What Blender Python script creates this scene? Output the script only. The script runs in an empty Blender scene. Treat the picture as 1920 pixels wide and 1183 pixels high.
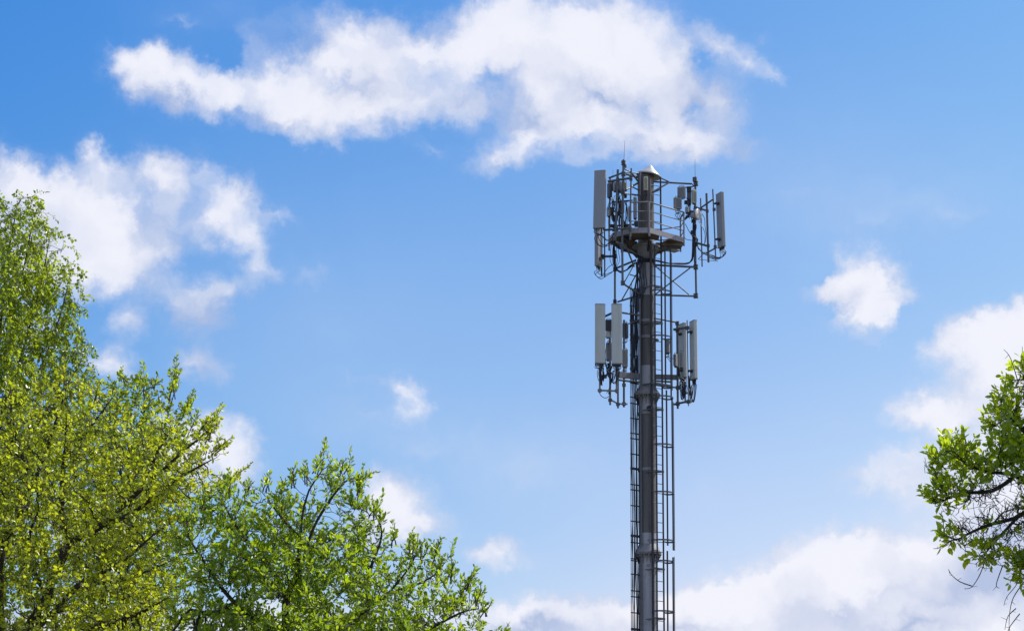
import bpy, math, random
import numpy as np
from mathutils import Vector, Matrix
R = math.radians
scene = bpy.context.scene

# ------------------------------------------------------------------ camera
FPX, PITCH, ROLL = 4200.0, 15.0, 0.57           # focal length in photo pixels
CAMZ = 1.6
cam_d = bpy.data.cameras.new("camera"); cam = bpy.data.objects.new("camera", cam_d)
scene.collection.objects.link(cam); scene.camera = cam
cam_d.sensor_width = 36.0; cam_d.lens = 36.0 * FPX / 1920.0
cam_d.clip_start = 0.1; cam_d.clip_end = 6000
CR = Matrix.Rotation(R(90 + PITCH), 3, 'X') @ Matrix.Rotation(R(ROLL), 3, 'Z')
cam.matrix_world = Matrix.Translation((0, 0, CAMZ)) @ CR.to_4x4()

def ray(px, py):
    return (CR @ Vector(((px - 960) / FPX, -(py - 591.5) / FPX, -1.0))).normalized()
def P(px, py, Y):                                # the point at distance Y (metres north) seen at px, py
    d = ray(px, py); t = Y / d.y
    return Vector((d.x * t, Y, CAMZ + d.z * t))
def azel(px, py):
    d = ray(px, py)
    return math.atan2(d.x, d.y), math.asin(d.z)

# ------------------------------------------------------------------ sun and sky
SUN_AZ, SUN_EL = 62.0, 50.0                      # azimuth from north (+Y) towards east (+X)
sd = Vector((math.sin(R(SUN_AZ)) * math.cos(R(SUN_EL)), math.cos(R(SUN_AZ)) * math.cos(R(SUN_EL)), math.sin(R(SUN_EL))))
sun_d = bpy.data.lights.new("sun", 'SUN'); sun = bpy.data.objects.new("sun", sun_d)
scene.collection.objects.link(sun)
sun_d.energy = 4.8; sun_d.angle = R(0.53); sun_d.color = (1.0, 0.955, 0.88)
sun.rotation_euler = sd.to_track_quat('Z', 'Y').to_euler(); sun.location = (0, 0, 60)

vs = scene.view_settings
vs.view_transform = 'Standard'; vs.look = 'None'; vs.gamma = 1.0; vs.exposure = 0.0
vs.use_curve_mapping = False

world = bpy.data.worlds.new("World"); scene.world = world; world.use_nodes = True
nt = world.node_tree
for n in list(nt.nodes): nt.nodes.remove(n)
def N(tree, t, **kw):
    n = tree.nodes.new(t)
    for k, v in kw.items(): setattr(n, k, v)
    return n
def math_(tree, op, a, b=None, c=None, clamp=False):
    n = N(tree, 'ShaderNodeMath', operation=op, use_clamp=clamp)
    for i, v in enumerate((a, b, c)):
        if v is None: continue
        if isinstance(v, (int, float)): n.inputs[i].default_value = v
        else: tree.links.new(v, n.inputs[i])
    return n.outputs[0]
def vmath(tree, op, a, b=None, s=None):
    n = N(tree, 'ShaderNodeVectorMath', operation=op)
    for i, v in ((0, a), (1, b)):
        if v is None: continue
        if isinstance(v, (tuple, list)): n.inputs[i].default_value = v
        else: tree.links.new(v, n.inputs[i])
    if s is not None: n.inputs['Scale'].default_value = s
    return n.outputs['Value'] if op in ('LENGTH', 'DOT_PRODUCT') else n.outputs[0]
def smooth(tree, v, lo, hi, a=0.0, b=1.0):
    n = N(tree, 'ShaderNodeMapRange', interpolation_type='SMOOTHSTEP', clamp=True)
    tree.links.new(v, n.inputs['Value'])
    n.inputs['From Min'].default_value = lo; n.inputs['From Max'].default_value = hi
    n.inputs['To Min'].default_value = a; n.inputs['To Max'].default_value = b
    return n.outputs['Result']
def mixc(tree, f, a, b, blend='MIX'):
    n = N(tree, 'ShaderNodeMix', data_type='RGBA', blend_type=blend)
    for sock, v in ((n.inputs[0], f), (n.inputs[6], a), (n.inputs[7], b)):
        if isinstance(v, (int, float)): sock.default_value = v
        elif isinstance(v, (tuple, list)): sock.default_value = tuple(v) + ((1,) if len(v) == 3 else ())
        else: tree.links.new(v, sock)
    return n.outputs[2]
# clouds: soft lumps at sky directions (azimuth, elevation), broken up by noise
# columns: photo x, y of the lump's centre, half width, half height, turn in degrees, density
CLOUDS = [
 # the long cloud, from its left wing to its right end
 (285,138,100,72,8,.85),(345,160,110,66,10,.85),(255,120,76,44,0,.6),(300,100,70,36,10,.4),(430,185,110,60,8,.8),(520,170,120,75,5,.9),(610,190,120,75,0,.9),
 (560,225,120,42,0,.7),(690,190,120,70,0,.9),(790,180,130,55,-4,.8),(550,70,110,50,10,.22),(425,112,46,36,0,-.35),(660,80,130,70,5,.7),(620,125,120,60,5,.7),
 (760,95,120,70,0,.8),(700,130,120,60,0,.55),(870,100,130,90,0,.85),(960,70,150,100,0,.95),(1080,50,160,100,0,1.0),(1180,80,150,110,0,1.0),(930,30,100,40,-10,.5),
 (1020,150,170,100,0,.9),(1150,170,160,100,0,.9),(1080,230,170,80,0,.75),(1230,210,150,100,0,.8),(1290,250,120,60,5,.6),
 (1280,130,110,90,15,.7),(1350,80,60,50,30,.75),(1395,110,60,38,35,.55),(1440,145,50,22,20,.3),(1345,185,80,70,0,.5),(1240,270,120,40,0,.45),
 (930,290,80,38,-10,.75),(1000,250,110,50,-10,.5),(890,200,110,55,0,.45),(1390,280,70,30,5,.32),(880,215,60,40,0,.2),(1120,285,100,28,0,.3),
 (650,152,100,20,5,-.45),(918,156,60,26,10,-.35),(1141,182,70,26,10,-.8),(1320,112,46,70,-10,-.5),(1216,208,40,50,0,-.7),(905,222,80,30,0,-.25),(1090,250,60,30,0,-.4),(1300,205,60,28,20,-.5),(480,90,60,50,0,.2),(1420,60,40,30,0,.12),(340,35,70,20,15,.2),(800,270,60,22,20,.16),
 # the lump behind the birch, and its torn neighbours
 (60,340,140,70,0,.8),(150,400,150,100,0,1.),(210,420,130,110,0,1.),(220,500,120,70,0,.8),(120,480,150,90,0,.9),(30,310,80,40,10,.5),(-60,420,180,160,0,1.),
 (165,285,44,34,20,.55),(200,320,90,40,10,.45),(305,330,90,60,10,.6),(320,400,80,90,0,.35),(300,350,70,60,0,.35),(330,560,90,40,10,.4),(310,470,60,60,0,.25),
 (410,410,72,66,-20,.85),(440,370,70,50,10,.6),(470,450,56,70,-25,.75),(480,500,45,40,0,.5),(520,415,60,24,10,.25),(380,340,60,34,20,.3),
 (370,550,100,56,0,.5),(430,545,70,40,-20,.4),(375,605,70,46,0,.5),(250,612,56,50,0,.6),(385,685,80,50,0,.42),(360,700,50,28,0,.2),(580,520,90,40,10,.12),
 (205,690,75,44,5,.75),(60,620,100,80,0,.4),
 # behind the middle trees
 (400,840,120,76,15,1.2),(440,890,60,60,0,.6),(330,850,90,70,0,.7),(745,950,90,78,20,1.1),(720,920,56,40,0,.5),(800,985,85,40,8,.6),(720,1000,120,50,0,.7),
 (930,1045,85,38,0,.8),(900,1040,40,34,0,.3),(965,1030,34,26,0,.3),(755,728,60,34,15,.65),(775,762,40,40,20,.5),(690,770,110,24,8,.14),(760,830,220,60,0,.12),(1000,870,240,110,0,.14),(1330,920,160,80,0,.10),(660,710,70,22,0,.12),
 # the small cloud right of the mast
 (1600,515,74,60,10,.9),(1655,520,62,52,0,.8),(1555,545,66,34,-10,.6),(1610,590,84,50,5,.9),(1625,550,80,60,0,.8),(1665,580,50,34,0,.4),(1562,582,40,26,0,-.7),(1705,612,40,34,0,-.5),(1545,500,34,26,0,-.5),(1700,560,50,24,0,.22),(1640,640,70,20,0,.12),
 # right edge bank
 (1840,625,130,56,-8,.95),(1900,620,100,66,0,1.),(1780,650,80,46,0,.6),(1880,690,130,80,0,1.),(1800,750,150,60,-5,1.),(1745,775,100,44,-5,1.0),(1690,885,130,40,-5,.4),(1880,800,120,60,0,.8),(1950,700,120,150,0,.8),
 (1700,860,90,34,0,.5),(1800,860,120,60,0,.65),(1680,910,130,44,5,.5),(1780,930,140,60,0,.6),(1880,920,120,90,0,.8),(1600,900,60,24,0,.2),(1560,800,120,40,0,.1),(1640,430,200,50,10,.10),(1500,360,300,60,5,.09),(1800,400,200,60,10,.11),
 # the low bank along the bottom
 (1555,1035,80,70,0,1.3),(1480,1075,90,50,0,.9),(1640,1040,110,80,0,1.1),(1590,1020,60,40,0,.6),(1350,1115,70,46,0,.8),(1700,1060,150,70,0,.95),(1600,1090,180,80,0,1.),(1480,1090,140,60,0,.9),(1400,1130,160,60,0,1.),(1300,1150,160,55,0,1.),
 (1200,1150,150,50,0,.85),(1080,1150,140,48,0,.85),(970,1150,110,44,0,.8),(1800,1090,180,110,0,1.),(1900,1050,150,120,0,.9),(1700,1180,400,80,0,1.2),(1200,1200,400,60,0,1.1),(850,1150,120,40,0,.5),(850,1230,300,60,0,1.),(1800,990,120,60,0,.5),(1460,1030,60,24,0,.2),
 (500,1200,300,90,0,1.),(100,1200,300,90,0,1.),(100,1000,300,90,0,.5),
]
# cloud shading put into the colour: lumps of grey rather than bright
GREY = [(1860,1080,140,90,0,1.5),(1700,1178,300,36,0,.8),(1250,1182,300,34,0,.8),(980,1178,150,36,0,1.0),(1880,1000,120,80,0,.9),(1600,560,60,50,0,.5),(1660,1125,110,26,-15,.3),(1770,1130,120,50,0,.4),(690,165,150,36,0,.6),(1000,215,120,40,0,.7),(1130,180,140,44,15,.8),(1300,190,110,80,20,.8),(300,185,130,40,10,.6),(560,90,120,40,0,.5),(800,60,60,30,0,.3),(860,190,110,40,0,.6),(540,235,150,26,0,.5),(1240,275,160,30,0,.6),
        (300,300,110,60,0,.4),(60,420,130,90,0,.35),(330,450,110,110,0,.3),(380,600,150,90,0,.8),(390,700,90,60,0,.5),(1380,280,90,50,0,.5),(560,70,120,50,0,.35),(1350,170,70,80,0,.35),(930,300,90,30,0,.3),(1830,900,110,60,0,.4),(1780,640,60,60,0,.2),(1560,1150,160,30,0,.4)]

def lump_sum(tree, vec, rows, gain=1.0):
    acc = None
    for (x, y, rx, ry, rot, w) in rows:
        a, e = azel(x, y)
        rx *= gain; ry *= gain
        m = N(tree, 'ShaderNodeMapping', vector_type='TEXTURE')
        m.inputs['Location'].default_value = (a, e, 0)
        m.inputs['Rotation'].default_value = (0, 0, -R(rot + ROLL))
        m.inputs['Scale'].default_value = (rx / FPX, ry / FPX, 1)
        tree.links.new(vec, m.inputs['Vector'])
        g = N(tree, 'ShaderNodeTexGradient', gradient_type='QUADRATIC_SPHERE')
        tree.links.new(m.outputs[0], g.inputs[0])
        g2 = g.outputs['Fac']
        acc = math_(tree, 'MULTIPLY', g2, w) if acc is None else math_(tree, 'MULTIPLY_ADD', g2, w, acc)
    return acc

tc = N(nt, 'ShaderNodeTexCoord')
dirn = tc.outputs['Generated']
sep = N(nt, 'ShaderNodeSeparateXYZ'); nt.links.new(dirn, sep.inputs[0])
az = math_(nt, 'ARCTAN2', sep.outputs[0], sep.outputs[1])
el = math_(nt, 'ARCSINE', sep.outputs[2])
cmb = N(nt, 'ShaderNodeCombineXYZ'); nt.links.new(az, cmb.inputs[0]); nt.links.new(el, cmb.inputs[1])
base = cmb.outputs[0]
def noise(tree, vec, scale, detail, rough, off=(0, 0, 0), out=0, lac=2.0, dim='3D', stretch=(1, 1, 1)):
    mp = N(tree, 'ShaderNodeMapping'); mp.inputs['Location'].default_value = off; mp.inputs['Scale'].default_value = stretch
    tree.links.new(vec, mp.inputs['Vector'])
    n = N(tree, 'ShaderNodeTexNoise', noise_dimensions=dim)
    n.inputs['Scale'].default_value = scale; n.inputs['Detail'].default_value = detail
    n.inputs['Roughness'].default_value = rough; n.inputs['Lacunarity'].default_value = lac
    tree.links.new(mp.outputs[0], n.inputs['Vector'])
    return n.outputs[out]
# push the outlines about so they tear and billow
w1 = vmath(nt, 'SUBTRACT', noise(nt, base, 22, 2, .5, (3, 1, 0), 1), (.5, .5, .5))
w2 = vmath(nt, 'SUBTRACT', noise(nt, base, 85, 5, .60, (7, 2, 4), 1), (.5, .5, .5))
warped = vmath(nt, 'ADD', base, vmath(nt, 'ADD', vmath(nt, 'SCALE', w1, s=.016), vmath(nt, 'SCALE', w2, s=.021)))
mz = N(nt, 'ShaderNodeMapping'); mz.inputs['Scale'].default_value = (1, 1, 0); nt.links.new(warped, mz.inputs[0]); warped = mz.outputs[0]
dens = lump_sum(nt, warped, CLOUDS, 1.30)
# unseen scattered cloud added round the rest of the sky for neutral fill light
mpw = N(nt, 'ShaderNodeMapping'); mpw.inputs['Scale'].default_value = (1, 1, 1.8); nt.links.new(dirn, mpw.inputs[0])
rest = smooth(nt, noise(nt, mpw.outputs[0], 3.2, 7, .55, (2, 0, 5)), .46, .62, 0, .9)
outside = math_(nt, 'MAXIMUM', smooth(nt, math_(nt, 'ABSOLUTE', az), .27, .45), math_(nt, 'MAXIMUM', smooth(nt, el, .44, .58), smooth(nt, el, .06, .02)))
dens = math_(nt, 'ADD', dens, math_(nt, 'MULTIPLY', rest, outside))
fb = noise(nt, warped, 48, 8, .54, (1, 5, 2))
fb2 = noise(nt, warped, 28, 4, .5, (9, 5, 2))
fbs = math_(nt, 'ADD', math_(nt, 'MULTIPLY_ADD', fb, 1.1, -.55), math_(nt, 'MULTIPLY_ADD', fb2, .9, -.45))
# noise bites at the thin parts only where some cloud is
amt = math_(nt, 'MINIMUM', math_(nt, 'MULTIPLY', dens, 2.2), 1.0)
d2 = math_(nt, 'MULTIPLY_ADD', fbs, math_(nt, 'MULTIPLY', amt, 1.0), dens)
thin = math_(nt, 'MAXIMUM', math_(nt, 'SUBTRACT', d2, .05), 0)
alpha = math_(nt, 'SUBTRACT', 1.0, math_(nt, 'EXPONENT', math_(nt, 'MULTIPLY', math_(nt, 'POWER', thin, 1.35), -3.3)))
halo = math_(nt, 'MINIMUM', math_(nt, 'MAXIMUM', math_(nt, 'MULTIPLY', dens, .42), 0), .4)   # thin vapour round every cloud
alpha = math_(nt, 'SUBTRACT', 1.0, math_(nt, 'MULTIPLY', math_(nt, 'SUBTRACT', 1.0, alpha), math_(nt, 'SUBTRACT', 1.0, halo)))
alpha = math_(nt, 'MULTIPLY', alpha, .975)
grey = lump_sum(nt, warped, GREY, 1.2)
lit = noise(nt, warped, 26, 4, .45, (4, 4, 8))
sh = math_(nt, 'MULTIPLY_ADD', lit, 1.6, -.22)
sh = math_(nt, 'SUBTRACT', sh, math_(nt, 'MULTIPLY', grey, 1.1))
thick = smooth(nt, d2, .2, 1.0, 0, .45)
sh = math_(nt, 'ADD', sh, thick)
shc = math_(nt, 'MINIMUM', math_(nt, 'MAXIMUM', sh, 0), 1)
cloudcol = mixc(nt, shc, (.46, .54, .76), (.90, .905, .985))

sky = N(nt, 'ShaderNodeTexSky', sky_type='NISHITA')
sky.sun_disc = False; sky.sun_elevation = R(SUN_EL); sky.sun_rotation = R(SUN_AZ)
sky.altitude = 300; sky.air_density = 1.0; sky.dust_density = 0.4; sky.ozone_density = 2.0
SKYS = 0.141
skyc = vmath(nt, 'SCALE', sky.outputs[0], s=SKYS)
# blue of the open sky, deeper high up and away from the sun as in the photograph
azc = math_(nt, 'MINIMUM', math_(nt, 'MAXIMUM', az, -.30), .30)
elc = math_(nt, 'MINIMUM', math_(nt, 'MAXIMUM', el, .05), .42)
tint = N(nt, 'ShaderNodeCombineXYZ')
for i, (c0, ca, ce) in enumerate(((.40, 2.21, -2.73), (-.02, .58, -.346), (-.13, -.112, .68))):
    ex = math_(nt, 'MULTIPLY_ADD', azc, ca, math_(nt, 'MULTIPLY_ADD', elc, ce, c0))
    if i == 0: ex = math_(nt, 'MULTIPLY_ADD', math_(nt, 'MAXIMUM', math_(nt, 'SUBTRACT', azc, .07), 0), -1.3, ex)
    nt.links.new(math_(nt, 'EXPONENT', ex), tint.inputs[i])
skyf = vmath(nt, 'MULTIPLY', skyc, tint.outputs[0])
# thin high haze that pales the middle of the sky
HAZE = [(620, 620, 900, 560, 0, .22), (1500, 330, 600, 330, 0, .16), (1000, 880, 330, 160, 0, .22), (420, 20, 320, 140, 0, .10), (1700, 380, 420, 120, -8, .16), (700, 790, 500, 130, 5, .14), (1400, 900, 500, 260, 0, .10)]
hz = math_(nt, 'MINIMUM', lump_sum(nt, warped, HAZE), .5)
skyf = mixc(nt, hz, skyf, (.62, .74, .95))
final = mixc(nt, alpha, skyf, cloudcol)
bg = N(nt, 'ShaderNodeBackground'); nt.links.new(final, bg.inputs[0]); bg.inputs[1].default_value = 1.0
wo = N(nt, 'ShaderNodeOutputWorld'); nt.links.new(bg.outputs[0], wo.inputs[0])
world.cycles.sampling_method = 'MANUAL'; world.cycles.sample_map_resolution = 1024
# ------------------------------------------------------------------ helpers
LINK = scene.collection.objects.link
YM = 68.0                                        # the mast stands 68 m north of the camera
S = 0.0165                                       # metres per photo pixel at the mast
def Q(px, py, d=0.0): return P(px, py, YM + d)   # d: metres behind (+) or in front of (-) the mast's axis
def xpx(px): return (px - 1213.0) * S

class MB:
    """collects simple shapes and links them as one mesh object"""
    def __init__(s): s.v = []; s.f = []; s.sm = []
    def add(s, vs, fs, smooth=False):
        o = len(s.v); s.v += [tuple(v) for v in vs]
        s.f += [tuple(i + o for i in f) for f in fs]; s.sm += [smooth] * len(fs)
    def tube(s, pts, r, n=8, closed=False):
        pts = [Vector(p) for p in pts]; m = len(pts)
        rs = r if isinstance(r, (list, tuple)) else [r] * m
        vs = []; up = None
        for i, p in enumerate(pts):
            if closed: t = pts[(i + 1) % m] - pts[i - 1]
            else: t = pts[min(i + 1, m - 1)] - pts[max(i - 1, 0)]
            t = t.normalized() if t.length > 1e-9 else Vector((0, 0, 1))
            if up is None: up = Vector((0, 0, 1)) if abs(t.z) < .9 else Vector((0, 1, 0))
            a = up - t * up.dot(t)
            if a.length < 1e-6: a = t.orthogonal()
            a.normalize(); b = t.cross(a); up = a
            for k in range(n):
                w = 2 * math.pi * k / n
                vs.append(p + (a * math.cos(w) + b * math.sin(w)) * rs[i])
        fs = []
        for i in range(m if closed else m - 1):
            j = (i + 1) % m
            for k in range(n):
                l = (k + 1) % n
                fs.append((i * n + k, i * n + l, j * n + l, j * n + k))
        s.add(vs, fs, n > 5)
        if not closed:
            s.add(vs[:n], [tuple(range(n))[::-1]]); s.add(vs[-n:], [tuple(range(n))])
        return s
    def bar(s, p, q, w, h, up=(0, 0, 1)):         # rectangular bar from p to q, w across, h along "up"
        p = Vector(p); q = Vector(q); t = (q - p).normalized(); up = Vector(up)
        a = up - t * up.dot(t)
        if a.length < 1e-5: a = Vector((0, 1, 0)) - t * t.y
        a.normalize(); b = t.cross(a)
        vs = [e + b * (w / 2 * i) + a * (h / 2 * j) for e in (p, q) for i, j in ((-1, -1), (1, -1), (1, 1), (-1, 1))]
        s.add(vs, [(0, 1, 2, 3)[::-1], (4, 5, 6, 7), (0, 1, 5, 4), (1, 2, 6, 5), (2, 3, 7, 6), (3, 0, 4, 7)]); return s
    def box(s, c, dx, dy, dz, az=0.0, bev=0.0):   # upright box, az: azimuth its front normal points to
        n = Vector((math.sin(R(az)), math.cos(R(az)), 0)); u = Vector((n.y, -n.x, 0)); c = Vector(c)
        x, y, z = dx / 2, dy / 2, dz / 2; e = bev
        ring = [(-x + e, y), (x - e, y), (x, y - e), (x, -y + e), (x - e, -y), (-x + e, -y), (-x, -y + e), (-x, y - e)] if e else [(-x, y), (x, y), (x, -y), (-x, -y)]
        m = len(ring); vs = []
        for zz, k in ((-z, 1 - e / x if e else 1), (-z + e, 1), (z - e, 1), (z, 1 - e / x if e else 1)) if e else ((-z, 1), (z, 1)):
            vs += [c + u * (a * k) + n * (b * k) + Vector((0, 0, zz)) for a, b in ring]
        lv = len(vs) // m
        fs = [(i * m + k, i * m + (k + 1) % m, (i + 1) * m + (k + 1) % m, (i + 1) * m + k) for i in range(lv - 1) for k in range(m)]
        fs += [tuple(range(m))[::-1], tuple(range((lv - 1) * m, lv * m))]
        s.add(vs, fs); return s
    def lathe(s, c, prof, n=32, axis=None, smooth=True, cap=True):   # prof: (radius, height) rows
        c = Vector(c); z = Vector(axis).normalized() if axis is not None else Vector((0, 0, 1))
        a = z.orthogonal().normalized() if axis is not None else Vector((1, 0, 0)); b = z.cross(a)
        vs = [c + z * h + (a * math.cos(2 * math.pi * k / n) + b * math.sin(2 * math.pi * k / n)) * r for r, h in prof for k in range(n)]
        fs = [(i * n + k, i * n + (k + 1) % n, (i + 1) * n + (k + 1) % n, (i + 1) * n + k) for i in range(len(prof) - 1) for k in range(n)]
        s.add(vs, fs, smooth)
        if cap: s.add(vs[:n], [tuple(range(n))[::-1]]); s.add(vs[-n:], [tuple(range(n))])
        return s
    def poly(s, pts, t, up=(0, 0, 1)):            # flat plate of thickness t
        up = Vector(up) * t; m = len(pts); pts = [Vector(p) for p in pts]
        s.add(pts + [p + up for p in pts], [tuple(range(m))[::-1], tuple(range(m, 2 * m))] + [(k, (k + 1) % m, m + (k + 1) % m, m + k) for k in range(m)]); return s
    def build(s, name, mat, parent=None):
        me = bpy.data.meshes.new(name)
        off = Vector((0, 0, 0)); q = parent
        while q is not None: off = off + q.location; q = q.parent
        me.from_pydata([(v[0] - off.x, v[1] - off.y, v[2] - off.z) for v in s.v], [], s.f)
        me.polygons.foreach_set("use_smooth", s.sm); me.update()
        me.materials.append(mat)
        o = bpy.data.objects.new(name, me); LINK(o); o.parent = parent
        return o

def tag(o, label=None, cat=None, group=None, kind=None):
    if label: o["label"] = label
    if cat: o["category"] = cat
    if group: o["group"] = group
    if kind: o["kind"] = kind
    return o
def thing(name, loc, label, cat, group=None):
    o = bpy.data.objects.new(name, None); LINK(o); o.location = loc; o.empty_display_size = .2
    return tag(o, label, cat, group)
def curve(pts, n=6):                              # smooth path through points
    pts = [Vector(p) for p in pts]; out = []
    for i in range(len(pts) - 1):
        p0 = pts[max(i - 1, 0)]; p1 = pts[i]; p2 = pts[i + 1]; p3 = pts[min(i + 2, len(pts) - 1)]
        for k in range(n):
            t = k / n
            out.append(.5 * ((2 * p1) + (p2 - p0) * t + (2 * p0 - 5 * p1 + 4 * p2 - p3) * t * t + (3 * p1 - p0 - 3 * p2 + p3) * t ** 3))
    return out + [pts[-1]]

# ------------------------------------------------------------------ materials
def material(name, col, rough=.5, metal=0.0, vary=.12, scale=3.0, stain=None, stain_amt=.5, streak=(6, 6, .8), spec=.5, bump=0.0):
    m = bpy.data.materials.new(name); m.use_nodes = True; t = m.node_tree
    b = t.nodes['Principled BSDF']; b.inputs['Roughness'].default_value = rough; b.inputs['Metallic'].default_value = metal
    b.inputs['Specular IOR Level'].default_value = spec
    co = N(t, 'ShaderNodeNewGeometry').outputs['Position']
    n1 = noise(t, co, scale, 5, .6)
    lo = tuple(c * (1 - vary) for c in col); hi = tuple(min(1, c * (1 + vary)) for c in col)
    c = mixc(t, smooth(t, n1, .3, .7), lo, hi)
    if stain:
        n2 = noise(t, co, 1.0, 6, .65, (5, 2, 1), stretch=streak)
        c = mixc(t, smooth(t, n2, .50, .68, 0, stain_amt), c, stain)
    t.links.new(c, b.inputs['Base Color'])
    t.links.new(smooth(t, n1, .2, .8, rough * .8, min(1, rough * 1.25)), b.inputs['Roughness'])
    if bump:
        bn = N(t, 'ShaderNodeBump'); bn.inputs['Strength'].default_value = bump; bn.inputs['Distance'].default_value = .02
        t.links.new(noise(t, co, scale * 8, 4, .6), bn.inputs['Height']); t.links.new(bn.outputs[0], b.inputs['Normal'])
    return m
M_GALV = material("galvanised_steel", (.12, .13, .15), .5, .35, .2, 5, (.10, .08, .07), .5)
M_DARK = material("weathered_dark_steel", (.035, .04, .052), .55, .3, .2, 6)
M_PLATE = material("pale_steel_plate", (.33, .32, .36), .6, .15, .12, 4, (.16, .10, .07), .55)
M_PIPE = material("pale_zinc_pipe", (.24, .235, .25), .6, .1, .12, 6, (.18, .13, .10), .4)
M_RUST = material("rusty_underside", (.16, .13, .11), .85, 0, .3, 3, (.20, .11, .07), .7)
M_CAP = material("grey_cap_metal", (.50, .49, .52), .38, .1, .06, 4)
M_PANEL = material("grey_antenna_shell", (.30, .315, .35), .5, 0, .03, 1.5, (.24, .24, .23), .25)
M_PALE = material("pale_green_grey_shell", (.52, .55, .54), .5, 0, .03, 1.5, (.34, .35, .33), .25)
M_UNIT = material("grey_radio_casing", (.31, .315, .33), .5, .1, .08, 6)
M_UNITD = material("dark_radio_casing", (.09, .09, .105), .5, .1, .1, 6)
M_CREAM = material("cream_radio_casing", (.46, .45, .36), .5, 0, .06, 6)
M_WHITE = material("white_plastic", (.72, .71, .72), .45, 0, .03, 6)
M_CABLE = material("black_cable_jacket", (.008, .010, .018), .5, 0, .2, 8)
M_CABLE2 = material("blue_black_cable_jacket", (.018, .028, .07), .38, 0, .2, 8)

def pole_material():
    # dark brown-grey coating with lighter grey runs where the coating has been left off round the joints
    m = bpy.data.materials.new("mast_coating"); m.use_nodes = True; t = m.node_tree; b = t.nodes['Principled BSDF']
    co = N(t, 'ShaderNodeNewGeometry').outputs['Position']; sp = N(t, 'ShaderNodeSeparateXYZ'); t.links.new(co, sp.inputs[0])
    n1 = noise(t, co, 1.0, 6, .6, stretch=(7, 7, .35)); n2 = noise(t, co, 5.0, 5, .6)
    dark = mixc(t, smooth(t, n1, .35, .65), (.095, .088, .090), (.145, .133, .13))
    pale = mixc(t, smooth(t, n1, .35, .68), (.30, .30, .335), (.42, .42, .465))
    pale = mixc(t, smooth(t, n2, .55, .72, 0, .35), pale, (.15, .14, .15))
    z = sp.outputs[2]
    f = None
    for a, bz in POLE_PALE:
        g = math_(t, 'MULTIPLY', math_(t, 'GREATER_THAN', z, a), math_(t, 'LESS_THAN', z, bz))
        f = g if f is None else math_(t, 'MAXIMUM', f, g)
    t.links.new(mixc(t, f, dark, pale), b.inputs['Base Color'])
    b.inputs['Roughness'].default_value = .55; b.inputs['Specular IOR Level'].default_value = .45
    return m
def ZH(py): return Q(1213, py, -.25).z
POLE_PALE = [(ZH(552), ZH(430)), (ZH(770), ZH(684)), (-1.0, ZH(998))]
M_POLE = pole_material()
# ------------------------------------------------------------------ the ground (below the frame)
g = MB(); g.add([(-3000, -3000, 0), (3000, -3000, 0), (3000, 3000, 0), (-3000, 3000, 0)], [(0, 1, 2, 3)])
tag(g.build('ground', material("meadow_ground", (.075, .075, .05), .9, 0, .3, .5, (.10, .08, .06), .5)), kind='structure')

# ------------------------------------------------------------------ the mast
AX = Q(1213.2, 740).x                             # its axis
base = Vector((AX, YM, 0))
mast = thing('communications_mast', base, 'tall grey tubular communications mast with ladder, platform and antenna frames', 'mast')
def A(px, d, z):                                  # plan position by photo column at the mast, height in metres
    return Vector((AX + (px - 1213.2) * S, YM + d, z))
Z = lambda py, d=0.0: Q(1213.2, py, d).z          # height seen at photo row py, d metres from the axis plane
r1 = .262; r2 = .235; r3 = .268; r4 = .275
zt, z2, z3, z4 = Z(324), Z(466), Z(741), Z(1038)
MB().lathe(base, [(r1, z2), (r1, zt)], 40).build('upper_pole', M_POLE, mast)
MB().lathe(base, [(r2 + .01, z3), (r2, z2 - .005)], 40).build('pole', M_POLE, mast)
MB().lathe(base, [(r3 + .01, z4), (r3, z3 - .005)], 40).build('pole', M_POLE, mast)
MB().lathe(base, [(.34, 0), (r4 + .01, z4 - .005)], 40).build('pole', M_POLE, mast)
ft = MB().lathe(base, [(.75, -.3), (.75, .25)], 32, smooth=False).build('footing', material("concrete", (.32, .31, .29), .9, 0, .15, 5), mast)
# bands and bolted joints
for py in (603, 633, 776, 881):
    MB().lathe(base, [(.2, Z(py + 3)), ((r2 if py < 741 else r3) + .022, Z(py + 3)), ((r2 if py < 741 else r3) + .022, Z(py - 2)), (.2, Z(py - 2))], 40, smooth=False).build('band', M_PIPE, mast)
def flange(z, ra, rb, up=.30, down=.30):
    f = MB().lathe(base, [(ra + .002, z + up), (.40, z + .035), (.415, z + .03), (.415, z), (ra, z)], 40, smooth=False)
    f.lathe(base, [(rb, z - .01), (.415, z - .01), (.415, z - .04), (rb, z - .04)], 40, smooth=False)
    for k in range(16):
        a = 2 * math.pi * (k + .5) / 16; c, s_ = math.cos(a), math.sin(a)
        f.poly([base + Vector((c * rb, s_ * rb, z - .04)), base + Vector((c * .40, s_ * .40, z - .04)), base + Vector((c * rb, s_ * rb, z - .04 - down))], .012, (-s_, c, 0))
    fo = f.build('flange', M_PIPE, mast)
    for k in range(16):
        a = 2 * math.pi * k / 16; p = base + Vector((math.cos(a) * .365, math.sin(a) * .365, z))
        MB().lathe(p, [(.024, -.11), (.024, .03), (.012, .034)], 6, smooth=False).build('bolt', M_PIPE, fo)
flange(z3, r2, r3); flange(z4, r3, r4)
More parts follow.
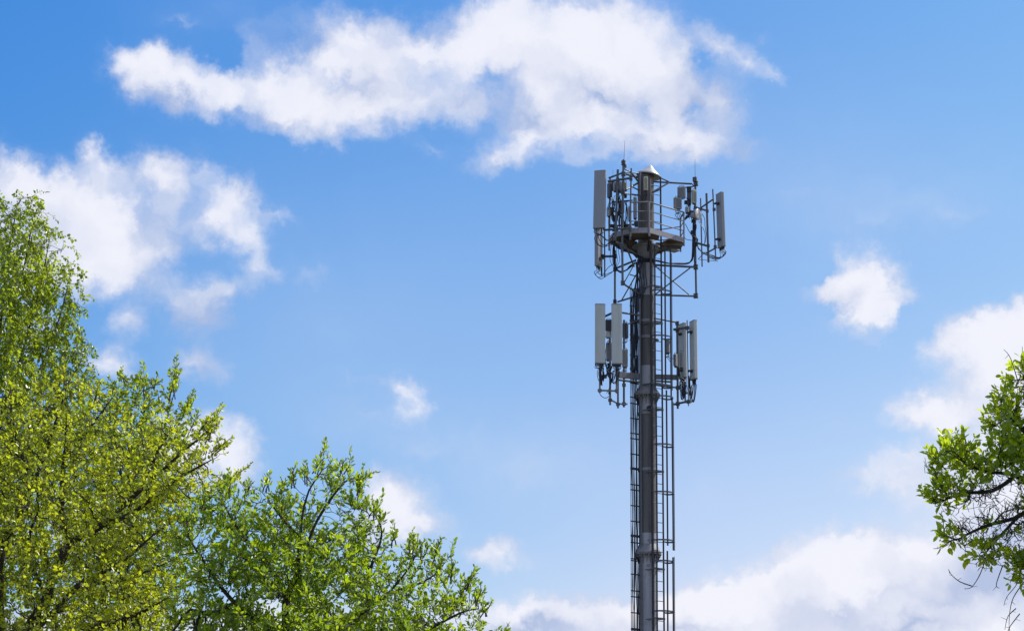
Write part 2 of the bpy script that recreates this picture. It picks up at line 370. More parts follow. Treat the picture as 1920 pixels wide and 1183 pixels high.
# fluted collar under the platform
cz = Z(463); f = MB().lathe(base, [(r2, cz - .42), (.25, cz - .40), (.40, cz - .06), (.44, cz - .05), (.44, cz), (.2, cz)], 40, smooth=False)
for k in range(20):
    a = 2 * math.pi * k / 20; c, s_ = math.cos(a), math.sin(a)
    f.poly([base + Vector((c * .24, s_ * .24, cz - .05)), base + Vector((c * .43, s_ * .43, cz - .05)), base + Vector((c * .25, s_ * .25, cz - .43))], .014, (-s_, c, 0))
f.build('collar', M_PIPE, mast)
# coned rain cap, a little out of true
ax = Vector((.17, -.02, 1)).normalized(); cc = Q(1216.5, 328.5)
cap = MB().lathe(cc, [(.385, -.045), (.395, -.05), (.40, -.02), (.39, 0), (.30, .075), (.20, .165), (.10, .265), (.035, .335), (.008, .35)], 48, axis=ax, cap=False)
cap.lathe(cc, [(.385, -.045), (.30, .04), (.18, .15), (.02, .29)], 48, axis=ax, cap=False)
cap.build('rain_cap', M_CAP, mast)
MB().tube([base + Vector((0, 0, zt - .02)), cc + ax * .2], .05, 8).build('cap_stem', M_DARK, mast)

# ---- ladder on the right, cage outside it
LL = (1220.3, -.42); LR = (1241, -.21)             # plan positions of its two rails
zl0, zl1 = 2.6, Z(334, -.2)
lad = MB()
lad.bar(A(*LL, zl0), A(*LL, Z(452, -.42)), .035, .065, (1, .5, 0)); lad.bar(A(*LR, zl0), A(*LR, Z(318, -.2) - .25), .02, .05, (1, -.5, 0))
lad = lad.build('ladder', M_DARK, mast)
z = zl0 + .15; k = 0
while z < zl1 - .1:
    MB().tube([A(LL[0] - .3, LL[1], z), A(*LR, z)], .0115, 6).build('rung', M_PIPE, lad); z += .3
for py in (538, 606, 720, 768, 884, 1067, 1160):    # stand-off brackets
    zz = Z(py, -.3)
    b = MB().bar(A(1205, -.22, zz), A(1221, -.42, zz), .045, .03); b.bar(A(1228, -.13, zz + .01), A(1241, -.21, zz + .01), .045, .03)
    b.bar(A(1219, -.435, zz + .02), A(1243, -.2, zz + .02), .03, .06); b.build('ladder_bracket', M_GALV, mast)
plan = [(1220.3, -.42), (1223, -.50), (1229, -.56), (1240, -.57), (1250, -.52), (1258, -.40), (1261.5, -.25), (1260, -.12), (1254, -.05), (1247, -.07), (1241, -.21)]
straps = [(1228, -.57), (1247.5, -.535), (1258.5, -.39), (1261.8, -.2)]
def cage(za, zb, hoops, starts, shift=0):
    m = MB()
    for (px, d), (s0, s1) in zip(straps, starts):
        m.bar(A(px + shift, d, za + s0), A(px + shift * .4, d, zb + s1), .012, .05 if px < 1250 or px == 1258.5 else .02, (1, 0, 0))
    c = m.build('safety_cage', M_DARK, mast)
    for h in hoops:
        pts = curve([A(p + (shift if p > 1243 else 0), d, h) for p, d in plan], 3)
        v = []; n = len(pts)
        for i, p in enumerate(pts):                # flat strip hoop, 55 mm high and 6 mm thick
            t = (pts[min(i + 1, n - 1)] - pts[max(i - 1, 0)]).normalized(); o = Vector((t.y, -t.x, 0)) * .004
            v += [p + o + Vector((0, 0, .025)), p - o + Vector((0, 0, .025)), p - o - Vector((0, 0, .025)), p + o - Vector((0, 0, .025))]
        fs = [(i * 4 + k, i * 4 + (k + 1) % 4, i * 4 + 4 + (k + 1) % 4, i * 4 + 4 + k) for i in range(n - 1) for k in range(4)]
        hb = MB(); hb.add(v, fs); hb.build('hoop', M_GALV, c)
zc = lambda py: Z(py, -.45)
cage(zc(728), zc(462), [zc(545), zc(630), zc(722)], [(0, 0), (.1, 0), (-.35, -.0), (0, -.15)], -1.5)
cage(zc(1023), zc(738), [zc(743), zc(833), zc(922), zc(1012)], [(-.3, .0), (0, .1), (-.12, -.12), (-.1, -.2)])
cage(3.0, zc(1040), [zc(1051), zc(1145)] + [zc(1145) - 1.5 * k for k in range(1, 5)], [(0, -.2), (0, .12), (0, -.05), (0, 0)], -2)

# ---- cable ladder on the left
CL = (1180.3, -.30); CR_ = (1197.0, -.12)
zz1 = Z(505, -.2)
cl = MB(); cl.bar(A(*CL, .2), A(CL[0] + 1, CL[1], zz1 - .6), .02, .045, (0, 1, 0)); cl.bar(A(*CR_, .2), A(*CR_, zz1), .02, .05, (0, 1, 0))
cl.bar(A(1185, .08, .2), A(1185.5, .08, zz1 - .4), .015, .035, (0, 1, 0))
cl = cl.build('cable_ladder', M_DARK, mast)
rows = [(573.7, 0), (589.7, 0), (601.5, 1), (628, 0), (638, 0), (665.8, 0), (691.6, 1), (718, 0), (744.5, 0), (756, 0), (784, 0), (812, 0), (822, 0), (851, 0), (878, 1), (908, 0), (918, 0),
        (947.5, 0), (976.7, 0), (1004, 1), (1016.5, 0), (1047, 0), (1050.5, 0), (1076, 0), (1107, 0), (1118, 0), (1148, 0), (1179, 1)]
zz = Z(1179, -.2) - .49
for py, th in rows:
    q = Z(py, -.3); MB().bar(A(CL[0], CL[1] - .02, q), A(CR_[0], CR_[1] - .02, q), .03, .075 if th else .032).build('rung', M_DARK, cl)
while zz > .4:
    MB().bar(A(CL[0], CL[1] - .02, zz), A(CR_[0], CR_[1] - .02, zz), .03, .032).build('rung', M_DARK, cl); zz -= .49
MB().bar(A(1200.2, -.262, .3), A(1199.6, -.262, Z(560, -.26)), .02, .052, (1, 0, 0)).build('conduit', M_GALV, mast)
# the inspection cover and small lugs on the pole
MB().lathe(base + Vector((.045 - .0, -r3 + .02, Z(765, -.27))), [(.085, -.03), (.085, .045), (.07, .05)], 24, axis=(.15, -1, 0)).build('hatch', M_DARK, mast)
MB().box(base + Vector((-.02, -r4 - .01, Z(1059, -.28))), .09, .05, .07).build('lug', M_PIPE, mast)
MB().box(base + Vector((.0, -r4 - .005, Z(1012, -.28))), .05, .04, .06).build('lug', M_PIPE, mast)

# ---- platform: pale edge beams on three sides, deck plates, handrail
zp = Q(1217, 436, -1.05).z                        # underside height
def at_z(px, d, z_): v = Q(px, 440, d); return Vector((v.x, v.y, z_))
p0 = at_z(1217, -1.05, zp); p1 = at_z(1282.5, -.02, zp); p2 = at_z(1276, .62, zp); p3 = at_z(1240, .95, zp); p4 = at_z(1165, .80, zp); p5 = at_z(1141, .10, zp); p6 = at_z(1150, -.50, zp); p7 = at_z(1183, -.98, zp)
up = Vector((0, 0, 1))
hub = [Vector((AX + .45 * math.cos(a), YM + .45 * math.sin(a), zp)) for a in [R(x) for x in range(0, 360, 30)]]
dk = MB()
q1 = p0.lerp(p1, .30); q2 = p0.lerp(p1, .62)      # the ladder comes up between q1 and q2
lip = .02
dk.poly([p7, p0, q1, Vector((AX + .38, YM - .25, zp)), Vector((AX + .1, YM - .30, zp)), Vector((AX - .3, YM - .22, zp)), Vector((AX - .45, YM, zp)), p5, p6], .04)
dk.poly([q2, p1, p2, p3, Vector((AX + .3, YM + .3, zp)), Vector((AX + .55, YM + .05, zp))], .04)
dk.poly([p3, p4, p5, Vector((AX - .45, YM + .003, zp)), Vector((AX - .1, YM + .33, zp)), Vector((AX + .3, YM + .303, zp))], .04)
deck = dk.build('platform', M_RUST, mast)
def edge(a, b, h=.17, z0=-.01, mat=M_PLATE, name='edge_beam'):
    return MB().bar(a + up * (h / 2 + z0), b + up * (h / 2 + z0), .02, h).build(name, mat, deck)
for a, b in ((p7, p0), (p0, q1), (q1, q2), (q2, p1), (p1, p2), (p2, p3), (p3, p4), (p4, p5), (p5, p6), (p6, p7)): edge(a, b)
for a, b in ((p0, Vector((AX + .05, YM - .3, zp))), (p1, Vector((AX + .3, YM, zp))), (p4, Vector((AX - .2, YM + .2, zp))), (p6, Vector((AX - .3, YM - .1, zp))), (p3, Vector((AX + .1, YM + .3, zp)))):
    MB().bar(a - up * .06, b - up * .06, .06, .09).build('joist', M_RUST, deck)
    MB().bar(a.lerp(b, .15) - up * .08, b.lerp(base + up * (zp), .3) - up * .42, .05, .05).build('strut', M_DARK, deck)
# lower trays bolted below the deck, left and right
for a, b, w in ((Q(1148, 449, -.25), Q(1184, 455, -.35), .5), (Q(1243, 462, .35), Q(1276, 463, .55), .5)):
    m = MB().bar(a, b, w, .03); m.bar(a + Vector((0, -w / 2, .05)), b + Vector((0, -w / 2, .05)), .02, .12); m.bar(a + Vector((0, w / 2, .05)), b + Vector((0, w / 2, .05)), .02, .12)
    m.build('tray', M_RUST, deck)
    MB().bar(a - up * .13 + Vector((.1, -.1, 0)), b - up * .16 + Vector((-.1, 0, 0)), .3, .02, (0, 0, 1)).build('tray', M_PLATE, deck)
# handrail
zr = lambda c: c
def rail(pts, r=.022, mat=M_PIPE): MB().tube(pts, r, 8).build('handrail', mat, deck)
H0, H1, H2 = 1.0, .70, .38
tops = {}
for h in (H0, H1, H2):
    rail([p7.lerp(p6, .05) + up * h, p7 + up * h, p0 + up * h, p1 + up * (h), p2 + up * h], .024 if h == H0 else .017)
for h in (.72, .36): rail([p2 + up * (h), p3 + up * h, p4 + up * h], .018)
for p, r in ((p0, .036), (p1, .024), (p2, .026), (p3, .02), (p7, .022), (p4, .02)):
    MB().tube([p + up * -.12, p + up * (H0 + .01)], r, 8).build('post', M_PIPE, deck)

# ---- antenna frames. Each is one frame of pipes; its pieces are its children
def frame(pts, r, label=None):
    o = MB().tube(pts, r, 10).build('antenna_frame', M_GALV, mast)
    if label: o['label'] = label
    return o
def pipe(par, pts, r, name='pipe', mat=M_GALV): return MB().tube(pts, r, 8).build(name, mat, par)
def vpipe(par, x0, y0, x1, y1, d, r, mat=M_GALV, name='pipe'):  # upright pipe between two photo points at depth d
    a = Q(x0, y0, d); b = Q(x1, y1, d); 
    return MB().tube([a, b], r, 10).build(name, mat, par)
def clamp(par, px, py, d, s=.10, h=.12, mat=M_GALV):
    m = MB().box(Q(px, py, d), s, s * .9, h * .35, 20); q = Q(px, py, d)
    m.box(q + up * h * .5, s * 1.1, s * .7, .02, 20); m.box(q - up * h * .5, s * 1.1, s * .7, .02, 20)
    for sx in (-1, 1): m.tube([q + Vector((sx * s * .4, -s * .2, -h * .75)), q + Vector((sx * s * .4, -s * .2, h * .75))], .009, 6)
    m.build('clamp', mat, par)
PC = base
# right frame, upper level
fr = frame([Q(1304, 332, .3), Q(1303.3, 440, .3), Q(1305.5, 558, .3)], .034)
pipe(fr, [Q(1226, 341, .02), Q(1296, 345, .3)], .032, 'arm'); pipe(fr, [Q(1224, 360, -.2), Q(1254, 343, .1)], .026, 'brace'); pipe(fr, [Q(1232, 331, .2), Q(1254, 341, .1)], .022, 'brace')
pipe(fr, [Q(1224, 361.5, -.18), Q(1239, 355.5, -.05)], .02, 'brace')
pipe(fr, [Q(1226, 497, .02), Q(1307, 501, .3)], .036, 'arm'); pipe(fr, [Q(1226, 553, .02), Q(1307, 555.5, .3)], .03, 'arm')
pipe(fr, [Q(1228, 498.5, .05), Q(1292, 552.5, .27)], .021, 'brace'); pipe(fr, [Q(1228, 552.5, .0), Q(1294, 502.5, .22)], .021, 'brace')
for y in (345, 392, 458, 501, 555): clamp(fr, 1304.6, y, .28, .13 if y != 392 else .1)
pipe(fr, [Q(1296, 344, .3), Q(1304, 352, .3)], .018, 'brace'); pipe(fr, [Q(1301, 388, .28), Q(1328, 396, .15)], .034, 'arm'); pipe(fr, [Q(1301, 454, .28), Q(1329, 462, .15)], .036, 'arm')
vpipe(fr, 1324.6, 363, 1328.5, 492, .13, .036); vpipe(fr, 1313.6, 372, 1316.5, 500, .22, .022); vpipe(fr, 1336.4, 355, 1342, 488, .02, .022)
pipe(fr, [Q(1314, 390, .2), Q(1337, 374, -.02)], .028, 'arm'); pipe(fr, [Q(1324, 475, .13), Q(1344, 464, -.02)], .028, 'arm')
pipe(fr, [Q(1308, 463, .2), Q(1317, 474, .12), Q(1330, 473, .1)], .014, 'brace'); pipe(fr, [Q(1309, 486, .25), Q(1320, 475, .12)], .012, 'brace')
pipe(fr, [Q(1310, 486.5, .25), Q(1346, 490, .05)], .009, 'brace')
for x, y, d in ((1326, 396, .1), (1328, 461, .1), (1341, 463, 0), (1339, 393, 0)): clamp(fr, x, y, d, .085, .07)
# left front frame, upper level
fl = frame([Q(1169, 300, -1.0), Q(1167.6, 400, -1.0), Q(1166.6, 460, -1.0), Q(1167.5, 535, -1.0)], .037)
pipe(fl, [Q(1140, 340.5, -.82), Q(1184, 334, -1.15)], .040, 'arm'); pipe(fl, [Q(1168, 323.5, -1.0), Q(1197, 325, -.3)], .022, 'arm'); pipe(fl, [Q(1169, 316, -1), Q(1184, 323.5, -.8)], .022, 'brace')
pipe(fl, [Q(1174, 356, -.9), Q(1197, 343, -.25)], .032, 'brace'); pipe(fl, [Q(1170, 363, -1.0), Q(1198, 366.5, -.25)], .028, 'arm'); pipe(fl, [Q(1184, 324, -.7), Q(1196, 340, -.2)], .03, 'brace'); pipe(fl, [Q(1184, 350, -.7), Q(1198, 357, -.2)], .022, 'brace')
vpipe(fl, 1158.4, 318.5, 1153.8, 451, -1.06, .038); vpipe(fl, 1183.6, 316, 1181.0, 449.5, -1.15, .026)
pipe(fl, [Q(1134, 431.5, -.95), Q(1185, 428, -1.12)], .036, 'arm')
pipe(fl, [Q(1167, 531, -1.0), Q(1200, 552.5, -.2)], .030, 'arm'); pipe(fl, [Q(1175, 465, -.85), Q(1189, 500, -.4)], .028, 'brace'); pipe(fl, [Q(1172, 527, -.9), Q(1188, 498, -.4)], .016, 'brace'); 
pipe(fl, [Q(1167, 462, -1), Q(1196, 478, -.25)], .036, 'arm')
for x, y, d in ((1169, 306, -1), (1169, 327, -1), (1168, 360, -1), (1167, 462, -1), (1168, 531, -1), (1158, 338, -1.06), (1183, 335, -1.15), (1156, 430, -1.06), (1181, 429, -1.15)): clamp(fl, x, y, d - .01, .12 if x in (1167, 1168, 1169) else .09, .11)
# left rear frame, upper level
fb = frame([Q(1144, 335, .5), Q(1143, 400, .5), Q(1143, 430, .5)], .03)
pipe(fb, [Q(1153, 470, .5), Q(1153, 569, .5)], .034)
pipe(fb, [Q(1142, 334, .2), Q(1166, 325, -.2), Q(1196, 333, .1)], .034, 'arm'); pipe(fb, [Q(1130, 481, .75), Q(1153, 480.5, .5)], .040, 'arm'); pipe(fb, [Q(1153, 504, .5), Q(1192, 488, .1)], .034, 'arm')
pipe(fb, [Q(1158, 566, .5), Q(1197, 554, .1)], .030, 'arm'); pipe(fb, [Q(1165, 564, .42), Q(1193, 515, .1)], .020, 'brace'); pipe(fb, [Q(1181, 515, .25), Q(1196, 519, .1)], .018, 'brace')
vpipe(fb, 1133.4, 415, 1134, 520, .7, .024); vpipe(fb, 1128.3, 430, 1128, 517, .72, .028, M_DARK); vpipe(fb, 1124.6, 432, 1124.6, 508, .7, .026, M_WHITE)
vpipe(fb, 1142, 400, 1142.3, 470, .5, .03, M_PIPE)
for x, y, d in ((1153, 481, .5), (1153, 505, .5), (1153, 566, .5), (1129, 481, .7)): clamp(fb, x, y, d - .02, .1, .1, M_DARK)
# left frame, lower level
f2 = frame([Q(1124.5, 575, -.95), Q(1124.6, 736.5, -.95)], .029); f2.data.materials.clear(); f2.data.materials.append(M_PIPE)
vpipe(f2, 1156.4, 575, 1156.6, 737, -1.0, .038, M_PIPE); vpipe(f2, 1143.8, 600, 1144, 759, -.72, .034, M_PIPE); vpipe(f2, 1158.6, 640, 1158.7, 765, -.8, .031, M_GALV); vpipe(f2, 1170, 600, 1169.8, 763, -.6, .034, M_GALV)
pipe(f2, [Q(1120.5, 731.5, -.97), Q(1159, 733, -1.02)], .029, 'crossbar', M_PIPE); pipe(f2, [Q(1146, 750, -.74), Q(1159, 757, -.78), Q(1176, 757.5, -.6)], .026, 'crossbar', M_PIPE)
pipe(f2, [Q(1128, 596, -.95), Q(1150, 586, -.85)], .036, 'arm'); pipe(f2, [Q(1160, 585.5, -.9), Q(1198, 591, -.25)], .030, 'arm'); pipe(f2, [Q(1176, 608, -.6), Q(1198, 600, -.2)], .02, 'brace')
b = MB().bar(Q(1159, 702.5, -.85), Q(1198, 706, -.2), .10, .18); b.bar(Q(1159, 712, -.85), Q(1198, 717, -.2), .14, .03); b.build('box_arm', M_GALV, f2)
MB().box(Q(1133, 706, -.9), .16, .12, .1, 180, .01).build('clamp', M_UNIT, f2)
for x, y, d in ((1124.5, 732, -.96), (1156.5, 732.5, -1.01), (1144, 750, -.73), (1158.6, 758, -.79), (1170, 757, -.6), (1170, 722, -.6)): clamp(f2, x, y, d, .10, .07, M_PIPE if y < 735 else M_GALV)
# right frame, lower level
f3 = frame([Q(1269.6, 603, .28), Q(1270.9, 766, .28)], .036)
vpipe(f3, 1288.4, 600.5, 1291.0, 761, .02, .019, M_PIPE)
pipe(f3, [Q(1226, 596.5, -.05), Q(1270, 604.5, .28)], .028, 'arm'); pipe(f3, [Q(1226, 602, -.1), Q(1240, 604, -.1)], .03, 'arm'); pipe(f3, [Q(1229, 722, .0), Q(1271, 727, .28)], .028, 'arm')
b = MB().bar(Q(1228, 706.5, .0), Q(1271, 707.5, .28), .10, .15); b.bar(Q(1228, 714, .0), Q(1258, 716, .2), .14, .03); b.build('box_arm', M_GALV, f3)
pipe(f3, [Q(1263, 618, .25), Q(1290, 613.5, .02)], .042, 'crossbar'); pipe(f3, [Q(1264, 758, .3), Q(1291.5, 752, .0)], .036, 'crossbar')
for x, y, d in ((1269.7, 606, .27), (1269.9, 619, .26), (1288.7, 615, 0), (1270.8, 727, .27), (1270.9, 757, .27), (1291, 753, 0)): clamp(f3, x, y, d, .11, .09)
vpipe(fr, 1219.6, 336, 1219.6, 378, -.45, .02, M_PIPE, 'ladder_end'); vpipe(fl, 1200.6, 322, 1200.4, 366, -.42, .022, M_PIPE); vpipe(fl, 1203.5, 330, 1203.2, 392, -.36, .014, M_DARK)
for x, y, d, w_, h_ in ((1292, 356, .3, .14, .2), (1289, 380, .3, .2, .12), (1294, 398, .25, .16, .10), (1301, 372, .28, .1, .3), (1300, 415, .2, .12, .1), (1298, 436, .22, .10, .12)):
    MB().box(Q(x, y, d), w_, .08, h_, 170, .008).build('mounting_plate', M_DARK, fr)
for x, y, d, w_, h_ in ((1152, 350, -.3, .22, .3), (1165, 352, -.5, .12, .3), (1172, 368, -.7, .1, .12), (1152, 410, -.3, .12, .2), (1148, 424, -.4, .14, .10), (1172, 424, -.6, .2, .12), (1193, 420, -.3, .1, .2)):
    MB().box(Q(x, y, d), w_, .08, h_, 165, .008).build('mounting_plate', M_DARK, fl)
pipe(fl, [Q(1147, 379, -.7), Q(1186, 376, -1.0)], .024, 'arm', M_DARK); pipe(fl, [Q(1150, 424, -.6), Q(1190, 421, -.7)], .028, 'arm', M_DARK)
pipe(fr, [Q(1284, 411, .1), Q(1294, 402, .28)], .04, 'brace', M_DARK); pipe(fr, [Q(1283, 352, .2), Q(1300, 350, .3)], .02, 'arm', M_DARK)
# two straps wrapped round the pole under the collar, holding the cable drops
MB().lathe(base, [(.2, Z(492, -.2)), (r2 + .05, Z(492, -.2)), (r2 + .06, Z(485, -.2)), (.2, Z(484, -.2))], 32, smooth=False).build('strap', M_CABLE, mast)
# ------------------------------------------------------------------ antennas and radio units
def cable(par, pts, r=.011, mat=None, name='jumper_cable', n=6):
    return MB().tube(curve([Q(*p) for p in pts], n), r, 6).build(name, mat or M_CABLE, par)
def panel(x0, y0, x1, y1, d, W, T, az, label, mat=M_PANEL, group='panel antennas on the mast', jumpers=(), back=True, lean=0.0):
    """tall flat antenna; (x0, y0) top centre and (x1, y1) bottom centre in the photo, az: where its face looks"""
    a = Q(x0, y0, d + lean); b = Q(x1, y1, d); ax_ = (a - b); L = ax_.length; ax_.normalize()
    t = thing('panel_antenna', b, label, 'antenna', group)
    n = Vector((math.sin(R(az)), math.cos(R(az)), 0)); n = (n - ax_ * n.dot(ax_)).normalized(); u = n.cross(ax_)
    x, y = W / 2, T / 2
    sec = [(-x, -y), (-x, y * .45), (-x * .93, y * .80), (-x * .72, y * .95), (-x * .3, y), (x * .3, y), (x * .72, y * .95), (x * .93, y * .80), (x, y * .45), (x, -y), (x * .9, -y * 1.05), (-x * .9, -y * 1.05)]
    def loft(rows, mt, nm):
        m = MB(); k = len(sec); vs = [b + ax_ * h + u * (p * s_) + n * (q * s_) for h, s_ in rows for p, q in sec]
        fs = [(i * k + j, (i + 1) * k + j, (i + 1) * k + (j + 1) % k, i * k + (j + 1) % k) for i in range(len(rows) - 1) for j in range(k)]
        fs += [tuple(range(k)), tuple(range((len(rows) - 1) * k, len(rows) * k))[::-1]]
        m.add(vs, fs); o = m.build(nm, mt, t)
        bm_ = o.data; bm_.validate(); return o
    loft([(.03, 1), (L - .03, 1)], mat, 'shell')
    loft([(0, .97), (.006, 1.02), (.035, 1.02)], M_UNIT, 'end_cap'); loft([(L - .035, 1.02), (L - .006, 1.02), (L, .97)], M_UNIT, 'end_cap')
    if back:
        for h in (.14, .80):
            c = b + ax_ * (L * h) - n * (y + .05)
            MB().bar(c - n * .0, c + n * .05, .12, .07, ax_).bar(c - n * .06 - u * .06, c - n * .06 + u * .06, .05, .05, ax_).build('bracket', M_DARK, t)
    k = 0
    for px, row in jumpers:                      # each jumper: start offset across the base, then photo points
        s0 = b + u * (px * x) - ax_ * .0
        MB().lathe(s0 - ax_ * .05, [(.018, -.03), (.018, .05)], 8, axis=ax_).build('connector', M_DARK, t)
        MB().tube(curve([s0 - ax_ * .05, s0 - ax_ * .14] + [Q(*p) for p in row], 6), .0105, 6).build('jumper_cable', M_CABLE if k % 3 else M_CABLE2, t); k += 1
    return t
def radio(x0, y0, x1, y1, d, T, az, label, mat=M_UNIT, fins=True, cables=(), W=None, group='radio units on the mast'):
    """finned radio box seen between photo corners x0,y0 and x1,y1"""
    cx = (x0 + x1) / 2; top = Q(cx, y0, d).z; bot = Q(cx, y1, d).z; c = Q(cx, (y0 + y1) / 2, d); c.z = (top + bot) / 2
    h = top - bot; a = R(az - 180); wpx = (x1 - x0) * S
    W = W or max(.10, (wpx - T * abs(math.sin(a))) / max(.3, abs(math.cos(a))))
    t = thing('radio_unit', Vector((c.x, c.y, bot)), label, 'radio unit', group)
    MB().box(c, W, T, h, az, .012).build('casing', mat, t)
    n = Vector((math.sin(R(az)), math.cos(R(az)), 0)); u = Vector((n.y, -n.x, 0))
    if fins:
        m = MB(); k = max(4, int(W / .035))
        for i in range(k):
            q = c + u * (W * (.84 * (i + .5) / k - .42)) + n * (T / 2 + .008)
            m.bar(q - up * h * .40, q + up * h * .40, .008, .024, n)
        m.build('cooling_fins', mat, t)
    MB().tube(curve([c + u * -W * .3 + up * h * .5, c + u * -W * .28 + up * (h * .5 + .045), c + u * W * .28 + up * (h * .5 + .045), c + u * W * .3 + up * h * .5], 4), .008, 6).build('handle', M_DARK, t)
    m = MB()
    for i in range(4): m.lathe(c + u * (W * (.2 * i - .3)) - up * (h / 2 + .02), [(.014, -.02), (.014, .022)], 8)
    m.build('connectors', M_DARK, t)
    for k, row in enumerate(cables):
        q = c + u * (W * (.2 * (k % 4) - .3)) - up * (h / 2 + .03)
        MB().tube(curve([q, q - up * .1] + [Q(*p) for p in row], 6), .0095, 6).build('jumper_cable', M_CABLE if k % 2 else M_CABLE2, t)
    return t
random.seed(4)
def drops(n, x0, x1, xe, ye, d, sag, spread=4, span=1.0):  # n hanging loops from below a panel to a pipe
    out = []
    for i in range(n):
        s_ = (i + .5) / n * 2 - 1; s_ *= .75
        xs = x0 + (x1 - x0) * (i + .5) / n
        out.append((s_, [(xs + (xe - xs) * .15, ye - sag * .3 + random.uniform(-2, 2), d), ((xs + xe) / 2 + random.uniform(-1, 1), ye + sag * random.uniform(.3, .6), d + .04 * random.uniform(-1, 1)),
                         (xe + random.uniform(-spread, spread) * .4, ye - sag * .2 + random.uniform(-3, 3), d + .12), (xe + random.uniform(-spread, spread) * .3, ye - sag * .9, d + .16)]))
    return out

# upper level
panel(1125.6, 320.5, 1123.2, 428.5, -1.22, .37, .15, 197, 'wide grey panel antenna at upper left of the mast, lit edge to the right', jumpers=
      [(-.8, [(1115, 445, -1.2), (1120, 458, -1.15), (1131, 463, -1.1), (1150, 458, -1.0), (1168, 458, -.8)]), (-.4, [(1118, 447, -1.2), (1124, 460, -1.15), (1136, 459, -1.1), (1150, 456, -1.0), (1172, 462, -.6)]),
       (0, [(1122, 445, -1.2), (1128, 456, -1.2), (1136, 461, -1.1), (1144, 450, -1.0), (1151, 437, -.95)]), (.4, [(1128, 442, -1.2), (1134, 449, -1.1), (1142, 451, -1.05), (1151, 438, -.95)]), (.75, [(1133, 445, -1.15), (1137, 450, -1.1), (1146, 446, -1.0), (1153, 436, -.95)])])
panel(1121.5, 398, 1121.5, 500, .62, .30, .14, 300, 'narrow panel antenna low behind the wide upper left one, beside a bright pipe', M_PANEL, jumpers=
      [(-.6, [(1114, 511, .6), (1122, 520, .6), (1133, 516, .6), (1152, 508, .5)]), (0, [(1117, 515, .6), (1126, 523, .6), (1134, 519, .6), (1148, 510, .5), (1155, 500, .5)]), (.5, [(1121, 512, .6), (1130, 515, .62), (1140, 502, .6), (1152, 494, .5)])])
panel(1350, 362.5, 1353.6, 464, .08, .34, .125, 66, 'single grey panel antenna at the far right of the mast, upper level', jumpers=
      [(-.8, [(1352, 478, .05), (1347, 484, .05), (1335, 480, .1), (1318, 475, .15), (1309, 462, .25)]), (-.4, [(1356, 477, .05), (1351, 484, .05), (1338, 483, .1), (1320, 476, .15), (1308, 465, .25)]),
       (0, [(1358, 474, .05), (1354, 482, .05), (1340, 485, .1), (1326, 478, .15), (1309, 467, .25)]), (.4, [(1359.5, 473, .05), (1357, 480, .05), (1343, 487, .1), (1328, 482, .15)]), (.8, [(1361, 471, .05), (1359, 478, .05), (1348, 483, .1), (1334, 478, .15), (1322, 473, .15)])])
# lower level
panel(1125.3, 570, 1125.2, 682, -1.18, .315, .12, 178, 'pale grey panel antenna, left one of the lower left pair', M_PALE, jumpers=drops(6, 1117, 1134, 1129, 704, -1.1, 24, 8) + [(.9, [(1131, 690, -1.1), (1130, 702, -1.0), (1124, 735, -.8), (1134, 746, -.75), (1143, 742, -.7)])])
panel(1156.2, 570, 1156.8, 683, -1.22, .325, .12, 180, 'pale grey panel antenna, right one of the lower left pair', M_PALE, jumpers=drops(8, 1148, 1166, 1142, 704, -1.1, 26, 12))
panel(1279.5, 607, 1281, 709.5, .40, .33, .12, 62, 'panel antenna between two pipes, left one of the lower right pair', M_PALE, jumpers=drops(8, 1273, 1287, 1283, 736, .3, 34, 14))
panel(1300.2, 601.5, 1301.6, 712, .02, .33, .125, 68, 'panel antenna at the outer edge, right one of the lower right pair', M_PALE, jumpers=drops(7, 1295, 1309, 1293, 735, .0, 34, 5))

# radio units, upper level
radio(1206.3, 332, 1215, 357.5, -.62, .09, 172, 'cream radio unit hung on the pole just below the rain cap', M_CREAM, cables=[[(1208, 368, -.55), (1204, 376, -.4), (1203, 388, -.3)], [(1211, 369, -.55), (1209, 377, -.4), (1206, 380, -.3)], [(1213, 366, -.55), (1210, 372, -.4)]])
radio(1269.5, 351, 1286, 372.5, .15, .10, 200, 'square grey radio unit right of the ladder top, upper of the two there', M_UNIT)
radio(1262, 371.5, 1279, 392, .05, .12, 152, 'grey radio unit at the end of the handrail with cables hanging below', M_UNIT, cables=[[(1266, 402, .05), (1269, 408, .1), (1274, 412, .15)], [(1269, 401, .05), (1272, 409, .1), (1276, 412, .15)], [(1272, 400, .05), (1275, 408, .1), (1279, 412, .2)], [(1275, 400, .05), (1278, 407, .1), (1284, 400, .2), (1290, 404, .2)]])
radio(1296, 357, 1306.5, 382, .12, .12, 150, 'cream radio unit high on the right hand pipe, above the round dish', M_CREAM, cables=[[(1300, 392, .15), (1302, 398, .2)], [(1303, 393, .15), (1303, 400, .2)]])
radio(1288, 362, 1296, 384, .25, .10, 180, 'dark radio unit squeezed behind the cream one on the right', M_UNITD, fins=False, cables=[[(1291, 392, .25), (1296, 400, .25)], [(1293, 392, .25), (1298, 402, .25)]])
radio(1284, 388.5, 1293, 399, .15, .10, 205, 'small slanting grey radio unit left of the round dish', M_UNIT, fins=False, cables=[[(1286, 404, .15), (1290, 409, .2)], [(1289, 404, .15), (1293, 410, .2)]])
radio(1138.8, 344, 1147, 371, -.60, .16, 150, 'dark radio unit beside the wide upper left antenna', M_UNITD, cables=[[(1142, 380, -.6), (1139, 390, -.6)], [(1144, 380, -.6), (1150, 384, -.6), (1154, 396, -.6)]])
radio(1149, 342, 1158, 359, -.45, .14, 160, 'grey radio unit between the two upper left pipes', M_UNIT, cables=[[(1152, 368, -.5), (1150, 380, -.5)]])
